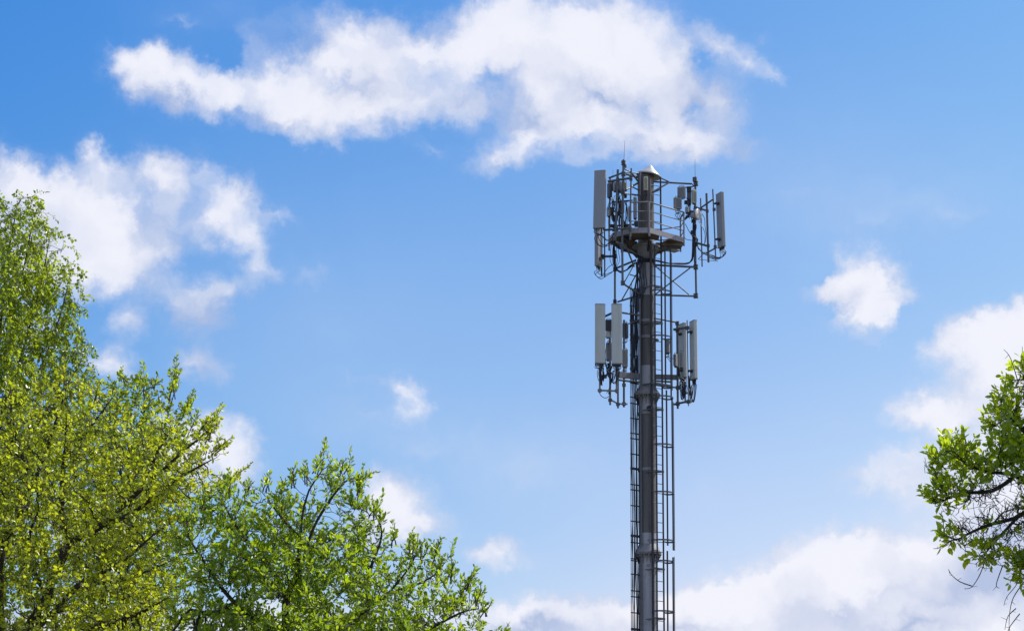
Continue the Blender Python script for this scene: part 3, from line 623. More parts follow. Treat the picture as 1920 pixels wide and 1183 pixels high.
radio(1160.2, 341, 1166, 360, -.6, .12, 170, 'narrow grey radio unit left of the thick upper left pipe', M_UNIT, fins=False, cables=[[(1162, 370, -.6), (1160, 385, -.6), (1162, 400, -.6)]])
radio(1170, 342.5, 1175.5, 357, -.8, .09, 195, 'small pale radio unit just right of the thick upper left pipe', M_CREAM)
radio(1137.5, 389, 1146.5, 406, -.35, .16, 150, 'grey radio unit low beside the wide upper left antenna', M_UNIT, cables=[[(1141, 415, -.4), (1143, 425, -.4)]])
radio(1160, 377, 1171, 400, -.55, .14, 165, 'square grey radio unit behind the thick upper left pipe', M_UNIT, fins=False, cables=[[(1161, 410, -.6), (1160, 425, -.6)], [(1165, 410, -.6), (1164, 428, -.6)], [(1168, 410, -.6), (1170, 425, -.6)]])
radio(1178, 388, 1184, 414, -.4, .10, 175, 'tall narrow grey radio unit left of the handrail', M_UNIT, fins=False, cables=[[(1180, 422, -.4), (1178, 432, -.4)]])
radio(1187, 371, 1194.5, 410, -.3, .10, 190, 'tall grey radio unit close against the left side of the pole', M_UNIT, fins=False, cables=[[(1190, 416, -.3), (1188, 424, -.3)], [(1192, 416, -.3), (1190, 426, -.3)]])
radio(1146, 392, 1151, 411, -.2, .08, 120, 'white slanting radio unit between the upper left pipes', M_WHITE, fins=False)
# radio units, lower level
radio(1135.2, 600, 1146.6, 620, -.75, .14, 180, 'dark radio unit in the gap between the lower left antennas', M_UNITD, cables=[[(1138, 626, -.7), (1135, 632, -.7)]])
radio(1135, 621, 1146.5, 633, -.7, .12, 170, 'pale radio unit under the dark one between the lower left antennas', M_WHITE, fins=False, cables=[[(1139, 640, -.8), (1136, 655, -.8), (1135, 672, -.9), (1139, 692, -.95)], [(1142, 640, -.8), (1140, 646, -.8)]])
radio(1136, 643, 1147, 676, -.65, .12, 175, 'tall grey radio unit between the lower left antennas', M_UNIT, fins=False)
radio(1166.5, 606, 1178.6, 633.5, -.55, .14, 196, 'grey radio unit right of the lower left pair, above its partner', M_UNITD, cables=[[(1168, 641, -.5), (1170, 648, -.5)], [(1171, 641, -.5), (1172, 650, -.5)], [(1175, 641, -.5), (1168, 648, -.55)]])
radio(1166, 655, 1177.5, 688, -.6, .12, 165, 'tall grey radio unit right of the lower left pair, lower of two', M_UNIT, cables=[[(1168, 694, -.6), (1164, 702, -.7)], [(1172, 695, -.6), (1176, 700, -.5)]])
radio(1247, 638, 1257, 662, -.02, .12, 205, 'small grey radio unit hanging inside the ladder cage', M_UNIT, fins=False, cables=[[(1249, 668, 0), (1254, 674, 0), (1258, 680, .1)], [(1252, 667, 0), (1257, 673, 0), (1262, 672, .1)]])
radio(1262.5, 664, 1270.6, 687, .1, .12, 215, 'grey radio unit on the left of the lower right pipe', M_UNIT)
radio(1273.5, 660, 1281.2, 689, .02, .10, 190, 'grey radio unit on the right of the lower right pipe', M_UNIT, cables=[[(1274, 696, .1), (1276, 706, .1), (1284, 712, .15)], [(1278, 697, .1), (1279, 708, .2)]])

# round dish on the right hand pipe
dc = Q(1309.4, 402, -.02); dn = Vector((math.sin(R(126)), math.cos(R(126)), .0)).normalized()
dish = thing('microwave_dish', Q(1304, 402, .1), 'small round white microwave dish facing right on the right hand pipe', 'dish antenna')
MB().lathe(dc, [(.165, -.03), (.185, -.02), (.185, .01), (.178, .018), (.12, .024), (.02, .026)], 32, axis=dn).build('radome', M_WHITE, dish)
MB().lathe(dc - dn * .06, [(.06, -.16), (.07, -.10), (.16, -.02), (.183, 0)], 24, axis=dn).build('reflector', M_CAP, dish)
MB().box(dc - dn * .2, .12, .14, .16, 118, .01).build('receiver', M_UNIT, dish)
MB().bar(dc - dn * .25 - up * .02, Q(1303.6, 404, .28), .07, .06).build('bracket', M_PIPE, dish)
cable(dish, [(1306, 410, .0), (1304, 420, .15), (1302, 440, .2), (1302, 470, .2)], .009)

# whips
def whip(x, y0, y1, d, label, x1=None, h=7, w=.10, parts=True, rr=.008):
    b = Q(x, y1, d); t = thing('whip_antenna', b, label, 'antenna', 'thin whip antennas on the mast')
    MB().tube([b, Q(x1 or x, y0, d)], [rr, rr * .5], 6).build('rod', M_DARK, t)
    if parts:
        MB().lathe(b, [(w * .25, -.16), (w * .42, -.10), (w * .42, 0), (w * .30, .02)], 12).build('base', M_DARK, t)
        MB().box(b + Vector((.05, 0, -.18)), .06, .05, .10, 180).build('bracket', M_GALV, t)
    return t
whip(1169.8, 264, 302, -1.0, 'tallest thin whip antenna, on top of the upper left pipe', 1171.5)
w = whip(1303.4, 299, 335, .3, 'thin whip antenna on top of the right hand pipe', 1303.0)
MB().box(Q(1302.8, 337, .25), .13, .12, .15, 195, .01).build('box', M_UNITD, w)
whip(1149.2, 318, 332, .1, 'very short thin whip antenna beside the wide upper left antenna', parts=False, rr=.006)
t = thing('round_lamp', Q(1231.5, 638, -.1), 'small round dark fitting on the pole behind the ladder', 'lamp')
MB().lathe(Q(1232, 638, -.15), [(.03, -.06), (.055, -.02), (.06, .02), (.04, .035)], 16, axis=(.5, -1, .1)).build('housing', M_UNITD, t)
MB().bar(Q(1226, 640, -.05), Q(1231, 638.5, -.12), .02, .02).build('bracket', M_DARK, t)

# ------------------------------------------------------------------ cables
random.seed(11)
run = thing('cable_bundle', A(1188, -.15, 0), 'bundle of dark cables running down the ladder left of the pole', 'cables')
for i in range(8):
    px = 1184.0 + (i % 4) * 3.3 + random.uniform(-.7, .7); d = -.17 + .09 * (i // 6) + random.uniform(-.03, .03)
    pts = []; z = Z(1183) - 1.2; p_ = px
    zs = [.3, 3, 6] + [Z(1183 - k * 42) for k in range(0, 15)]
    for z in zs:
        pts.append(A(p_, d + random.uniform(-.02, .02), z)); p_ = px + random.uniform(-.9, .9)
    ex = 1196 + random.uniform(-4, 6); 
    pts.append(A(px + 2, d, Z(565))); pts.append(A((px + ex) / 2 + 2, -.27 - .02 * (i % 3), Z(530))); pts.append(A(ex, -.32, Z(497)))
    MB().tube(curve(pts, 3), random.uniform(.010, .019), 6).build('cable', M_CABLE2 if i % 3 == 0 else M_CABLE, run)
for i in range(8):                                 # only as far as the lower antennas
    px = 1183 + i * 1.9 + random.uniform(-.4, .4); d = -.24 + random.uniform(-.03, .03)
    pts = [A(px + random.uniform(-.7, .7), d, Z(575 + k * 22)) for k in range(8)] + [A(px - 3, -.35, Z(742))]
    MB().tube(curve([A(px + 3, -.25, Z(545))] + pts[:7], 3), .017, 6).build('cable', M_CABLE2 if i % 2 else M_CABLE, run)
def loose(label, rows, r=.013, mat=None, nm='cable_drop'):
    t = thing(nm, Q(*rows[0][0]), label, 'cables')
    for k, row in enumerate(rows): MB().tube(curve([Q(*p) for p in row], 6), r, 6).build('cable', M_CABLE2 if k % 3 == 1 else M_CABLE, t)
def fan(base_row, n, j, dj=.05):
    return [[(p[0] + random.uniform(-j, j), p[1] + random.uniform(-j, j), p[2] + random.uniform(-dj, dj)) for p in base_row] for _ in range(n)]
loose('cables swinging from the right hand pipe along the arm to the pole',
      fan([(1301, 405, .22), (1300, 430, .22), (1299, 455, .22), (1299, 475, .22), (1297, 487, .22), (1289, 494, .2), (1270, 494.5, .12), (1250, 493, 0), (1232, 489, -.2), (1218, 487, -.3), (1200, 488, -.3), (1194, 500, -.2)], 9, 1.3))
loose('cables from the upper left radio units down past the collar',
      fan([(1150, 396, -.5), (1160, 402, -.6), (1170, 420, -.6), (1174, 450, -.6), (1180, 468, -.5), (1192, 480, -.3), (1205, 486, -.3), (1197, 510, -.3)], 6, 2.5))
loose('cables looping from the left rear pipe to the pole',
      fan([(1150, 445, .4), (1151, 470, .45), (1153, 495, .45), (1160, 509, .4), (1172, 508, .3), (1184, 499, .1), (1192, 492, -.1)], 7, 2.0))
loose('loose cables hanging beneath the left side of the platform',
      [[(1147 + 3.6 * k, 452, -.1), (1145 + 3.6 * k, 470, -.05), (1144 + 4.5 * k, 488, 0), (1150 + 1.5 * k, 500, .1)] for k in range(5)], .009)
loose('cables running down the face of the pole below the platform',
      [[(1192 + 3.5 * k, 486, -.3), (1195 + 3 * k, 510, -.28), (1199 + 2 * k + (k % 2) * 3, 535, -.27), (1196 + k * 1.2, 560, -.26), (1193 + k, 585, -.25)] for k in range(6)], .013)
loose('cables sagging from the right hand frame between its pipes',
      [[(1316, 401, .15), (1321, 410, .1), (1322, 425, .1), (1324, 440, .1), (1322, 456, .1)], [(1310, 415, .2), (1318, 428, .1), (1322, 440, .1), (1321, 458, .1)], [(1285, 420, .1), (1291, 432, .2), (1299, 445, .25)], [(1282, 443, 0), (1287, 449, .1), (1298, 451, .25)]], .010)
loose('cables crowded on the upper left pipes above the platform',
      fan([(1173, 378, -.8), (1175, 395, -.7), (1174, 415, -.7), (1176, 432, -.7), (1178, 450, -.6)], 4, 2) + fan([(1160, 362, -.8), (1163, 380, -.8), (1161, 405, -.8), (1163, 430, -.8)], 3, 2) + [[(1140, 394, -.7), (1146, 382, -.8), (1156, 379, -.9), (1170, 378, -.9), (1180, 379, -.8)]], .011)
loose('cables tangled round the right hand pipe below the dish', fan([(1298, 412, .2), (1304, 425, .2), (1300, 440, .2), (1306, 452, .2), (1302, 466, .2)], 5, 3), .011)

loose('dark cables strapped along the right hand pipe above the arm', fan([(1302, 398, .2), (1301.5, 420, .22), (1303, 445, .22), (1301, 470, .22), (1303, 495, .25)], 6, 1.6), .014)
loose('short cables between the radio units right of the handrail', fan([(1288, 373, .2), (1294, 380, .2), (1291, 390, .2), (1297, 398, .2)], 4, 3) + fan([(1286, 408, .1), (1293, 404, .1), (1300, 398, .2)], 5, 2.5), .013)
loose('heavy cables bunched behind the wide upper left antenna', fan([(1147, 372, -.4), (1151, 385, -.5), (1148, 400, -.4), (1153, 418, -.4), (1150, 436, -.3)], 5, 3) + fan([(1163, 345, -.6), (1159, 370, -.7), (1162, 392, -.7), (1158, 415, -.7)], 4, 3), .014)
loose('cables looping under the left end of the platform', fan([(1150, 450, -.2), (1158, 462, -.3), (1172, 468, -.4), (1186, 474, -.4), (1196, 484, -.3)], 5, 2.5), .015)

loose('tangle of cables between the lower left antenna pipes', fan([(1136, 682, -.9), (1141, 694, -1.0), (1147, 706, -1.0), (1144, 722, -.85), (1140, 740, -.8)], 4, 3.5) + fan([(1150, 684, -1.0), (1140, 698, -1.05), (1130, 708, -1.0), (1127, 722, -.95)], 4, 3), .010)
loose('cables looping below the inner lower right antenna', fan([(1272, 690, .1), (1274, 706, .1), (1280, 716, .2), (1284, 712, .3)], 5, 2) + fan([(1276, 714, .3), (1276, 728, .3), (1281, 738, .25), (1289, 736, .1)], 4, 2.5), .010)
# ------------------------------------------------------------------ trees
def leaf_material(name, c1, c2, t1, t2, gloss=.35):
    m = bpy.data.materials.new(name); m.use_nodes = True; t = m.node_tree
    for n in list(t.nodes): t.nodes.remove(n)
    geo = N(t, 'ShaderNodeNewGeometry'); rnd = geo.outputs['Random Per Island']
    big = smooth(t, noise(t, geo.outputs['Position'], 1.6, 3, .5), .35, .65)
    f = math_(t, 'MULTIPLY_ADD', rnd, .65, math_(t, 'MULTIPLY', big, .35))
    d = N(t, 'ShaderNodeBsdfDiffuse'); t.links.new(mixc(t, f, c1, c2), d.inputs[0])
    tr = N(t, 'ShaderNodeBsdfTranslucent'); t.links.new(mixc(t, f, t1, t2), tr.inputs[0])
    gl = N(t, 'ShaderNodeBsdfGlossy'); gl.inputs['Roughness'].default_value = gloss; gl.inputs[0].default_value = (1, 1, 1, 1)
    a = N(t, 'ShaderNodeAddShader'); t.links.new(d.outputs[0], a.inputs[0]); t.links.new(tr.outputs[0], a.inputs[1])
    mx = N(t, 'ShaderNodeMixShader'); mx.inputs[0].default_value = .045
    t.links.new(a.outputs[0], mx.inputs[1]); t.links.new(gl.outputs[0], mx.inputs[2])
    o = N(t, 'ShaderNodeOutputMaterial'); t.links.new(mx.outputs[0], o.inputs[0])
    return m
L_BIRCH = leaf_material("birch_leaf", (.038, .062, .006), (.105, .13, .010), (.13, .21, .006), (.40, .47, .014))
L_YELLOW = leaf_material("yellow_green_leaf", (.065, .09, .008), (.17, .19, .012), (.22, .28, .008), (.54, .56, .018))
L_GREEN = leaf_material("fresh_green_leaf", (.028, .055, .006), (.105, .135, .010), (.10, .19, .006), (.43, .52, .013))
L_MID = leaf_material("mid_green_leaf", (.038, .062, .006), (.105, .13, .010), (.13, .21, .006), (.40, .47, .014))
L_BROAD = leaf_material("broad_bright_leaf", (.05, .09, .008), (.11, .15, .012), (.24, .34, .008), (.56, .62, .015), .3)
BARK = material("dark_bark", (.045, .036, .032), .9, 0, .3, 8, (.09, .08, .07), .4, streak=(12, 12, 3), bump=.6)
BARK2 = material("grey_brown_bark", (.075, .06, .05), .9, 0, .3, 8, (.13, .12, .10), .5, streak=(12, 12, 3), bump=.6)

rngs = np.random.default_rng
def in_poly(x, y, poly):
    ins = np.zeros(len(x), bool); j = len(poly) - 1
    for i in range(len(poly)):
        xi, yi = poly[i]; xj, yj = poly[j]
        c = ((yi > y) != (yj > y)) & (x < (xj - xi) * (y - yi) / ((yj - yi) or 1e-9) + xi)
        ins ^= c; j = i
    return ins
def edge_dist(x, y, poly):
    best = np.full(len(x), 1e9); j = len(poly) - 1
    for i in range(len(poly)):
        ax_, ay = poly[j]; bx, by = poly[i]; dx, dy = bx - ax_, by - ay
        t = np.clip(((x - ax_) * dx + (y - ay) * dy) / (dx * dx + dy * dy + 1e-9), 0, 1)
        best = np.minimum(best, np.hypot(x - ax_ - t * dx, y - ay - t * dy)); j = i
    return best
def Pn(px, py, Y):                                # vectorised P
    c = np.array(CR); v = np.stack([(px - 960) / FPX, -(py - 591.5) / FPX, -np.ones_like(px)], 1) @ c.T
    t = Y / v[:, 1]
    return np.stack([v[:, 0] * t, Y, CAMZ + v[:, 2] * t], 1)
def unit(v): return v / (np.linalg.norm(v, axis=-1, keepdims=True) + 1e-9)

def colonise(limbs, att, step, kill, infl, rng, tropism, jitter=.25, iters=140):
    """grow a branching skeleton from the traced limbs towards the crown's points"""
    pos = []; par = []
    for li in limbs:                              # li: (index of the parent limb's node to start from or None, points)
        pts = [Vector(p) for p in curve(li, 6)]
        if pos:
            a = np.array(pos); k0 = int(np.argmin(((a - np.array(pts[0])) ** 2).sum(1)))
        else: k0 = -1; pos.append(tuple(pts[0])); par.append(-1); k0 = 0
        last = Vector(pos[k0]); k = k0
        for p in pts[1:]:
            while (p - last).length > step * 1.01:
                last = last + (p - last).normalized() * step
                pos.append(tuple(last)); par.append(k); k = len(pos) - 1
    pos = np.array(pos); par = list(par)
    near = np.zeros(len(att), int); nd = np.full(len(att), 1e9)
    def update(i0):
        nonlocal near, nd
        for s in range(i0, len(pos), 400):
            blk = pos[s:s + 400]
            d = ((att[:, None, :] - blk[None]) ** 2).sum(2); k = d.argmin(1); dm = d[np.arange(len(att)), k]
            b = dm < nd; near[b] = k[b] + s; nd[b] = dm[b]
    update(0)
    for it in range(iters):
        if not len(att): break
        act = nd < infl * infl
        if not act.any(): act = nd <= nd.min() * 1.5
        dirs = unit(att[act] - pos[near[act]]); acc = np.zeros_like(pos); np.add.at(acc, near[act], dirs)
        idx = np.unique(near[act])
        v = unit(unit(acc[idx]) + np.array(tropism) + rng.normal(0, jitter, (len(idx), 3)))
        new = pos[idx] + v * step
        i0 = len(pos); pos = np.vstack([pos, new]); par += list(idx)
        update(i0)
        keep = nd > kill * kill
        att = att[keep]; near = near[keep]; nd = nd[keep]
    return pos, np.array(par)

def tree(name, label, base, limbs, outline, Y, n_att, step_px, leaf, bark, depth, seed, spray, leaf_len, leaf_w, tip_r, trop=(0, 0, .12), leafy=None, extra=None, limit_r=3.2, dens=1.0, pw=2.15, holes=(), kill_f=1.7, group=None, voids=(0, 30), spikes=(), spike_n=3):
    rng = rngs(seed); m_px = (P(500, 600, Y) - P(501, 600, Y)).length; step = step_px * m_px
    xs, ys = [p[0] for p in outline], [p[1] for p in outline]
    n = 0; X = []; W = []
    px = rng.uniform(min(xs), max(xs), n_att * 4); py = rng.uniform(min(ys), max(ys), n_att * 4)
    ok = in_poly(px, py, outline); px, py = px[ok][:n_att], py[ok][:n_att]
    for (hx, hy, hr, hs) in holes:
        k = ~((((px - hx) / hr) ** 2 + ((py - hy) / hs) ** 2 < 1) & (rng.random(len(px)) < .9)); px, py = px[k], py[k]
    half = np.minimum(edge_dist(px, py, outline) * m_px * 1.2 + .08, depth)
    att = Pn(px, py, Y + rng.uniform(-1, 1, len(px)) * half)
    vc = att[rng.integers(0, len(att), voids[0])] if voids[0] else np.zeros((0, 3)); vr = rng.uniform(.5, 1.3, len(vc)) * voids[1] * m_px
    def in_void(p):
        m = np.zeros(len(p), bool)
        for c, r in zip(vc, vr): m |= (((p - c) ** 2).sum(1) < r * r)
        return m & (rng.random(len(p)) < .93)
    att = att[~in_void(att)]
    lim = [[Vector(base)] + [P(*p[:2], Y + (p[2] if len(p) > 2 else 0)) for p in limbs[0]]] + [[P(*p[:2], Y + (p[2] if len(p) > 2 else 0)) for p in li] for li in limbs[1:]]
    pos, par = colonise(lim, att, step, step * kill_f, step * 14, rng, trop)
    N_ = len(pos); kids = [[] for _ in range(N_)]
    for i in range(1, N_):
        if par[i] >= 0: kids[par[i]].append(i)
    rad = np.zeros(N_)
    for i in range(N_ - 1, -1, -1):
        rad[i] = tip_r if not kids[i] else sum(rad[k] ** pw for k in kids[i]) ** (1 / pw)
    root = thing(name, Vector(base), label, 'tree', group)
    mb = MB(); starts = [(0, None)]; vec = [Vector(p) for p in pos]
    while starts:
        s, pr = starts.pop(); chain = [s]; cur = s
        while kids[cur]:
            ks = sorted(kids[cur], key=lambda k: -rad[k]); 
            for k in ks[1:]: starts.append((k, cur))
            cur = ks[0]; chain.append(cur)
        pts = ([vec[pr]] if pr is not None else []) + [vec[c] for c in chain]
        rr = ([min(rad[pr], rad[chain[0]] * 1.15)] if pr is not None else []) + [rad[c] for c in chain]
        if len(pts) > 1:
            big = rr[0] > tip_r * 4; 
            mb.tube(pts, [float(r) for r in rr], 7 if big else 4)
    # leafy sprays
    small = np.where((rad < tip_r * limit_r))[0]
    small = small[small > 0]
    P0 = []; D0 = []; term = np.array([not kids[i] for i in range(N_)])
    prob = spray.get('side', .5)
    pick = small[(rng.random(len(small)) < prob) | term[small]]
    pick = pick[~in_void(pos[pick])]
    has = leafy(pos[pick], rng) if leafy is not None else np.ones(len(pick), bool)
    g = unit(pos[pick] - pos[np.maximum(par[pick], 0)])
    d = unit(g * spray['fwd'] + rng.normal(0, spray['rand'], g.shape) + np.array(spray['bias']))
    L = rng.uniform(*spray['len'], len(pick)) * m_px
    up_top = spray.get('tall', 0)
    if up_top:
        tl = rng.random(len(pick)) < up_top; L = np.where(tl, L * 2.0, L); d[tl] = unit(d[tl] + np.array([0, 0, .9]))
    sp = spray['gap'] * m_px; LB = []; LD = []; LL_ = []; tw = []
    nmax = int(L.max() / sp) + 1
    droop = np.array([0, 0, -1.0]) * spray.get('droop', 0); p = pos[pick].copy(); dd = d.copy(); path = [p.copy()]
    for k in range(1, nmax + 1):
        dd = unit(dd + droop + rng.normal(0, spray.get('wob', .12), dd.shape)); p = p + dd * sp; path.append(p.copy())
        alive = (k * sp) <= L
        for c in range(spray.get('per', 1)):
            side = unit(np.cross(dd, rng.normal(0, 1, dd.shape)))
            ld = unit(dd * spray.get('lf', .5) + side * spray.get('ls', .9) + np.array([0, 0, spray.get('lz', .15)]))
            sel = alive & has & (rng.random(len(p)) < dens)
            LB.append(p[sel] + side[sel] * leaf_len * m_px * .12); LD.append(ld[sel])
            LL_.append(leaf_len * m_px * rng.uniform(.45, 1.25, sel.sum()))
    path = np.array(path)
    for i in range(len(pick)):
        k = int(L[i] / sp)
        if k >= 1: mb.tube([Vector(q) for q in path[:k + 1:max(1, k // 3), i]], [tip_r * .75] * len(path[:k + 1:max(1, k // 3)]), 3)
    if extra: extra(mb, tip_r)
    for (ax0, ay0, bx0, by0) in spikes:            # long upright shoots that stand out of the crown
        for q_ in range(spike_n):
            dy = rng.uniform(-.25, .25); j = rng.uniform(-7, 7, 2) if q_ else (0, 0); f_ = 1 if q_ == 0 else rng.uniform(.45, .8)
            a = P(ax0 + j[0], ay0, Y + dy); b = P(ax0 + (bx0 - ax0) * f_ + j[1] * 1.6, ay0 + (by0 - ay0) * f_, Y + dy)
            mid = a.lerp(b, .5) + Vector((rng.uniform(-.02, .02), 0, 0)); row = curve([a, mid, b], 8); m_ = len(row)
            mb.tube([p - (b - a) * .3 if i == 0 else p for i, p in enumerate(row)], [tip_r * (2.2 - 1.5 * i / m_) for i in range(m_)], 4)
            L_ = (b - a).length; t_ = np.array((b - a).normalized()); cnt = int(L_ / (leaf_len * m_px * .16))
            f = rng.random(cnt) ** .9; pp = np.array(a) + (np.array(b) - np.array(a)) * f[:, None]
            side = unit(np.cross(np.repeat(t_[None], cnt, 0), rng.normal(0, 1, (cnt, 3))))
            bs = side * (leaf_len * m_px * rng.uniform(0, .45, (cnt, 1))) * (1.15 - f[:, None])
            LB.append(pp + bs); LD.append(unit(t_[None] * .8 + side * .75)); LL_.append(leaf_len * m_px * rng.uniform(.5, 1.1, cnt) * (1.1 - .35 * f))
    mb.build('trunk', bark, root)
    LB = np.vstack(LB); LD = np.vstack(LD); LL_ = np.concatenate(LL_)
    nrm = unit(rng.normal(0, .8, LD.shape) + np.array([.2, 0, .5])); side = unit(np.cross(LD, nrm)); nrm = np.cross(side, LD)
    w = (LL_ * leaf_w * .5)[:, None]; l = LL_[:, None]; fold = rng.uniform(.1, .5, (len(l), 1)); curl = rng.uniform(-.25, .1, (len(l), 1))
    v = np.stack([LB, LB + LD * l * .28 + side * w * .85 + nrm * w * fold, LB + LD * l * .68 + side * w * .75 + nrm * (w * fold + l * curl * .4), LB + LD * l + nrm * l * curl,
                  LB + LD * l * .68 - side * w * .75 + nrm * (w * fold + l * curl * .4), LB + LD * l * .28 - side * w * .85 + nrm * w * fold], 1).reshape(-1, 3) - np.array(base)
    nl = len(LB); k = np.arange(nl)[:, None] * 6
    fc = np.concatenate([k + np.array([[0, 1, 2, 3]]), k + np.array([[0, 3, 4, 5]])], 1).reshape(-1)
    me = bpy.data.meshes.new('crown'); me.vertices.add(nl * 6); me.vertices.foreach_set('co', v.reshape(-1).astype(np.float32))
    me.loops.add(nl * 8); me.loops.foreach_set('vertex_index', fc.astype(np.int32)); me.polygons.add(nl * 2)
    me.polygons.foreach_set('loop_start', (np.arange(nl * 2) * 4).astype(np.int32)); me.polygons.foreach_set('loop_total', np.full(nl * 2, 4, np.int32))
    me.update(calc_edges=True); me.materials.append(leaf)
    o = bpy.data.objects.new('crown', me); LINK(o); o.parent = root
    print(name, 'nodes', N_, 'leaves', nl)
    return root

def ground_below(px, Y): v = P(px, 1183, Y); return (v.x, v.y, 0.0)

# weeping birch far left, behind the others
tree('birch_tree', 'tall weeping birch with fine hanging leaves at the left edge, behind the yellow green tree', ground_below(-60, 30), [
    [(-50, 1300), (-40, 1000), (-20, 800), (0, 620), (15, 480), (30, 400)],
    [(-30, 900), (30, 700), (70, 560), (95, 440)], [(-20, 800), (60, 720), (110, 600), (130, 520)], [(-5, 640), (40, 520), (60, 420)], [(-40, 950), (-120, 700), (-150, 500)], [(-30, 860), (60, 800), (140, 700), (160, 650)], [(-15, 700), (-60, 520), (-50, 420)]],
    [(-190, 420), (-120, 360), (-60, 330), (-10, 375), (8, 372), (40, 368), (75, 362), (92, 395), (100, 420), (118, 440), (126, 450), (144, 485), (158, 512), (150, 545), (160, 580), (152, 605), (172, 632), (166, 665), (180, 700), (176, 730), (150, 800), (120, 900), (60, 1100), (-60, 1150), (-200, 1000), (-240, 700)],
    30, 5200, 9, L_BIRCH, BARK2, 1.5, 3, dict(side=.95, fwd=.7, rand=.5, bias=(.1, 0, -.10), len=(14, 44), gap=4.0, per=2, droop=.22, wob=.10, lf=.4, ls=.7, lz=-.35), 7.2, .72, .0028, trop=(0, 0, .02), kill_f=1.45, pw=2.45, dens=.85, voids=(70, 26))
# green tree behind the yellow one, with tall upright shoots
tree('maple_tree', 'mid green tree with upright shoots showing between the birch and the yellow green tree', ground_below(240, 25), [
    [(240, 1500), (235, 1200), (240, 1000), (250, 880)], [(238, 1050), (290, 860), (320, 760), (335, 705)], [(240, 950), (215, 820), (225, 740)], [(245, 900), (270, 780), (268, 722)], [(300, 900), (345, 830), (368, 780)]],
    [(185, 735), (215, 722), (232, 712), (262, 708), (285, 725), (318, 742), (330, 700), (338, 735), (322, 775), (350, 775), (372, 765), (372, 800), (360, 850), (350, 960), (380, 1050), (360, 1250), (120, 1300), (120, 800)],
    25, 2600, 10, L_MID, BARK, 1.0, 5, dict(side=.8, fwd=.8, rand=.35, bias=(.05, 0, .45), len=(12, 34), gap=5, per=2, wob=.08, lf=.6, ls=.7, lz=.05, tall=.05), 9.5, .62, .003, trop=(0, 0, .2), pw=2.4, kill_f=1.5, voids=(14, 26), spikes=[(320, 735, 332, 664), (262, 720, 264, 692), (345, 775, 364, 728), (215, 735, 205, 706), (290, 725, 296, 700), (232, 712, 228, 690)])
# the yellow green tree
tree('crab_apple_tree', 'yellow green tree with dark fanning branches filling the lower left corner', ground_below(20, 20), [
    [(20, 1500), (40, 1300), (56, 1182), (86, 1130), (97, 1088), (127, 1017), (116, 961), (120, 864), (125, 780)],
    [(86, 1130), (70, 1180), (86, 1160), (112, 1137), (157, 1088), (220, 1060), (290, 1000)], [(127, 1017), (187, 987), (262, 920), (337, 852), (404, 796)],
    [(40, 1300), (0, 1180), (0, 1050), (34, 965), (64, 905), (112, 770), (125, 720)], [(0, 1080), (-60, 950), (-80, 820)], [(187, 987), (250, 960), (330, 900), (400, 860)], [(157, 1088), (220, 1090), (300, 1060), (340, 1040)],
    [(64, 905), (30, 820), (20, 760)], [(120, 864), (170, 800), (215, 740)], [(262, 920), (300, 840), (340, 780)], [(90, 1120), (60, 1060), (56, 1000), (80, 940)], [(60, 1230), (160, 1180), (260, 1150), (330, 1110)]],
    [(-180, 820), (-120, 740), (-40, 730), (10, 725), (60, 728), (105, 690), (150, 712), (185, 735), (210, 765), (260, 782), (320, 788), (372, 800), (408, 772), (420, 790), (402, 812), (420, 835), (408, 858), (392, 872), (400, 900), (438, 893), (440, 905), (392, 935), (350, 985), (322, 1040), (318, 1110), (330, 1200), (300, 1380), (-100, 1400), (-200, 1150)],
    20, 9000, 9.5, L_YELLOW, BARK, 1.35, 7, dict(side=.72, fwd=.7, rand=.5, bias=(.1, 0, .25), len=(9, 26), gap=5.6, per=2, wob=.12, lf=.45, ls=.8, lz=.1, tall=.035), 8.7, .66, .0029, trop=(.06, 0, .10), pw=2.2, dens=.95, kill_f=1.45, voids=(120, 27), spikes=[(392, 815, 418, 752), (405, 845, 437, 818), (385, 925, 432, 893), (418, 915, 472, 868), (380, 800, 402, 772), (120, 715, 118, 672), (180, 745, 190, 715), (20, 730, 15, 700), (70, 735, 66, 700)], holes=[(60, 1000, 26, 20), (15, 1130, 24, 26), (200, 1130, 26, 16), (150, 1010, 20, 14)])
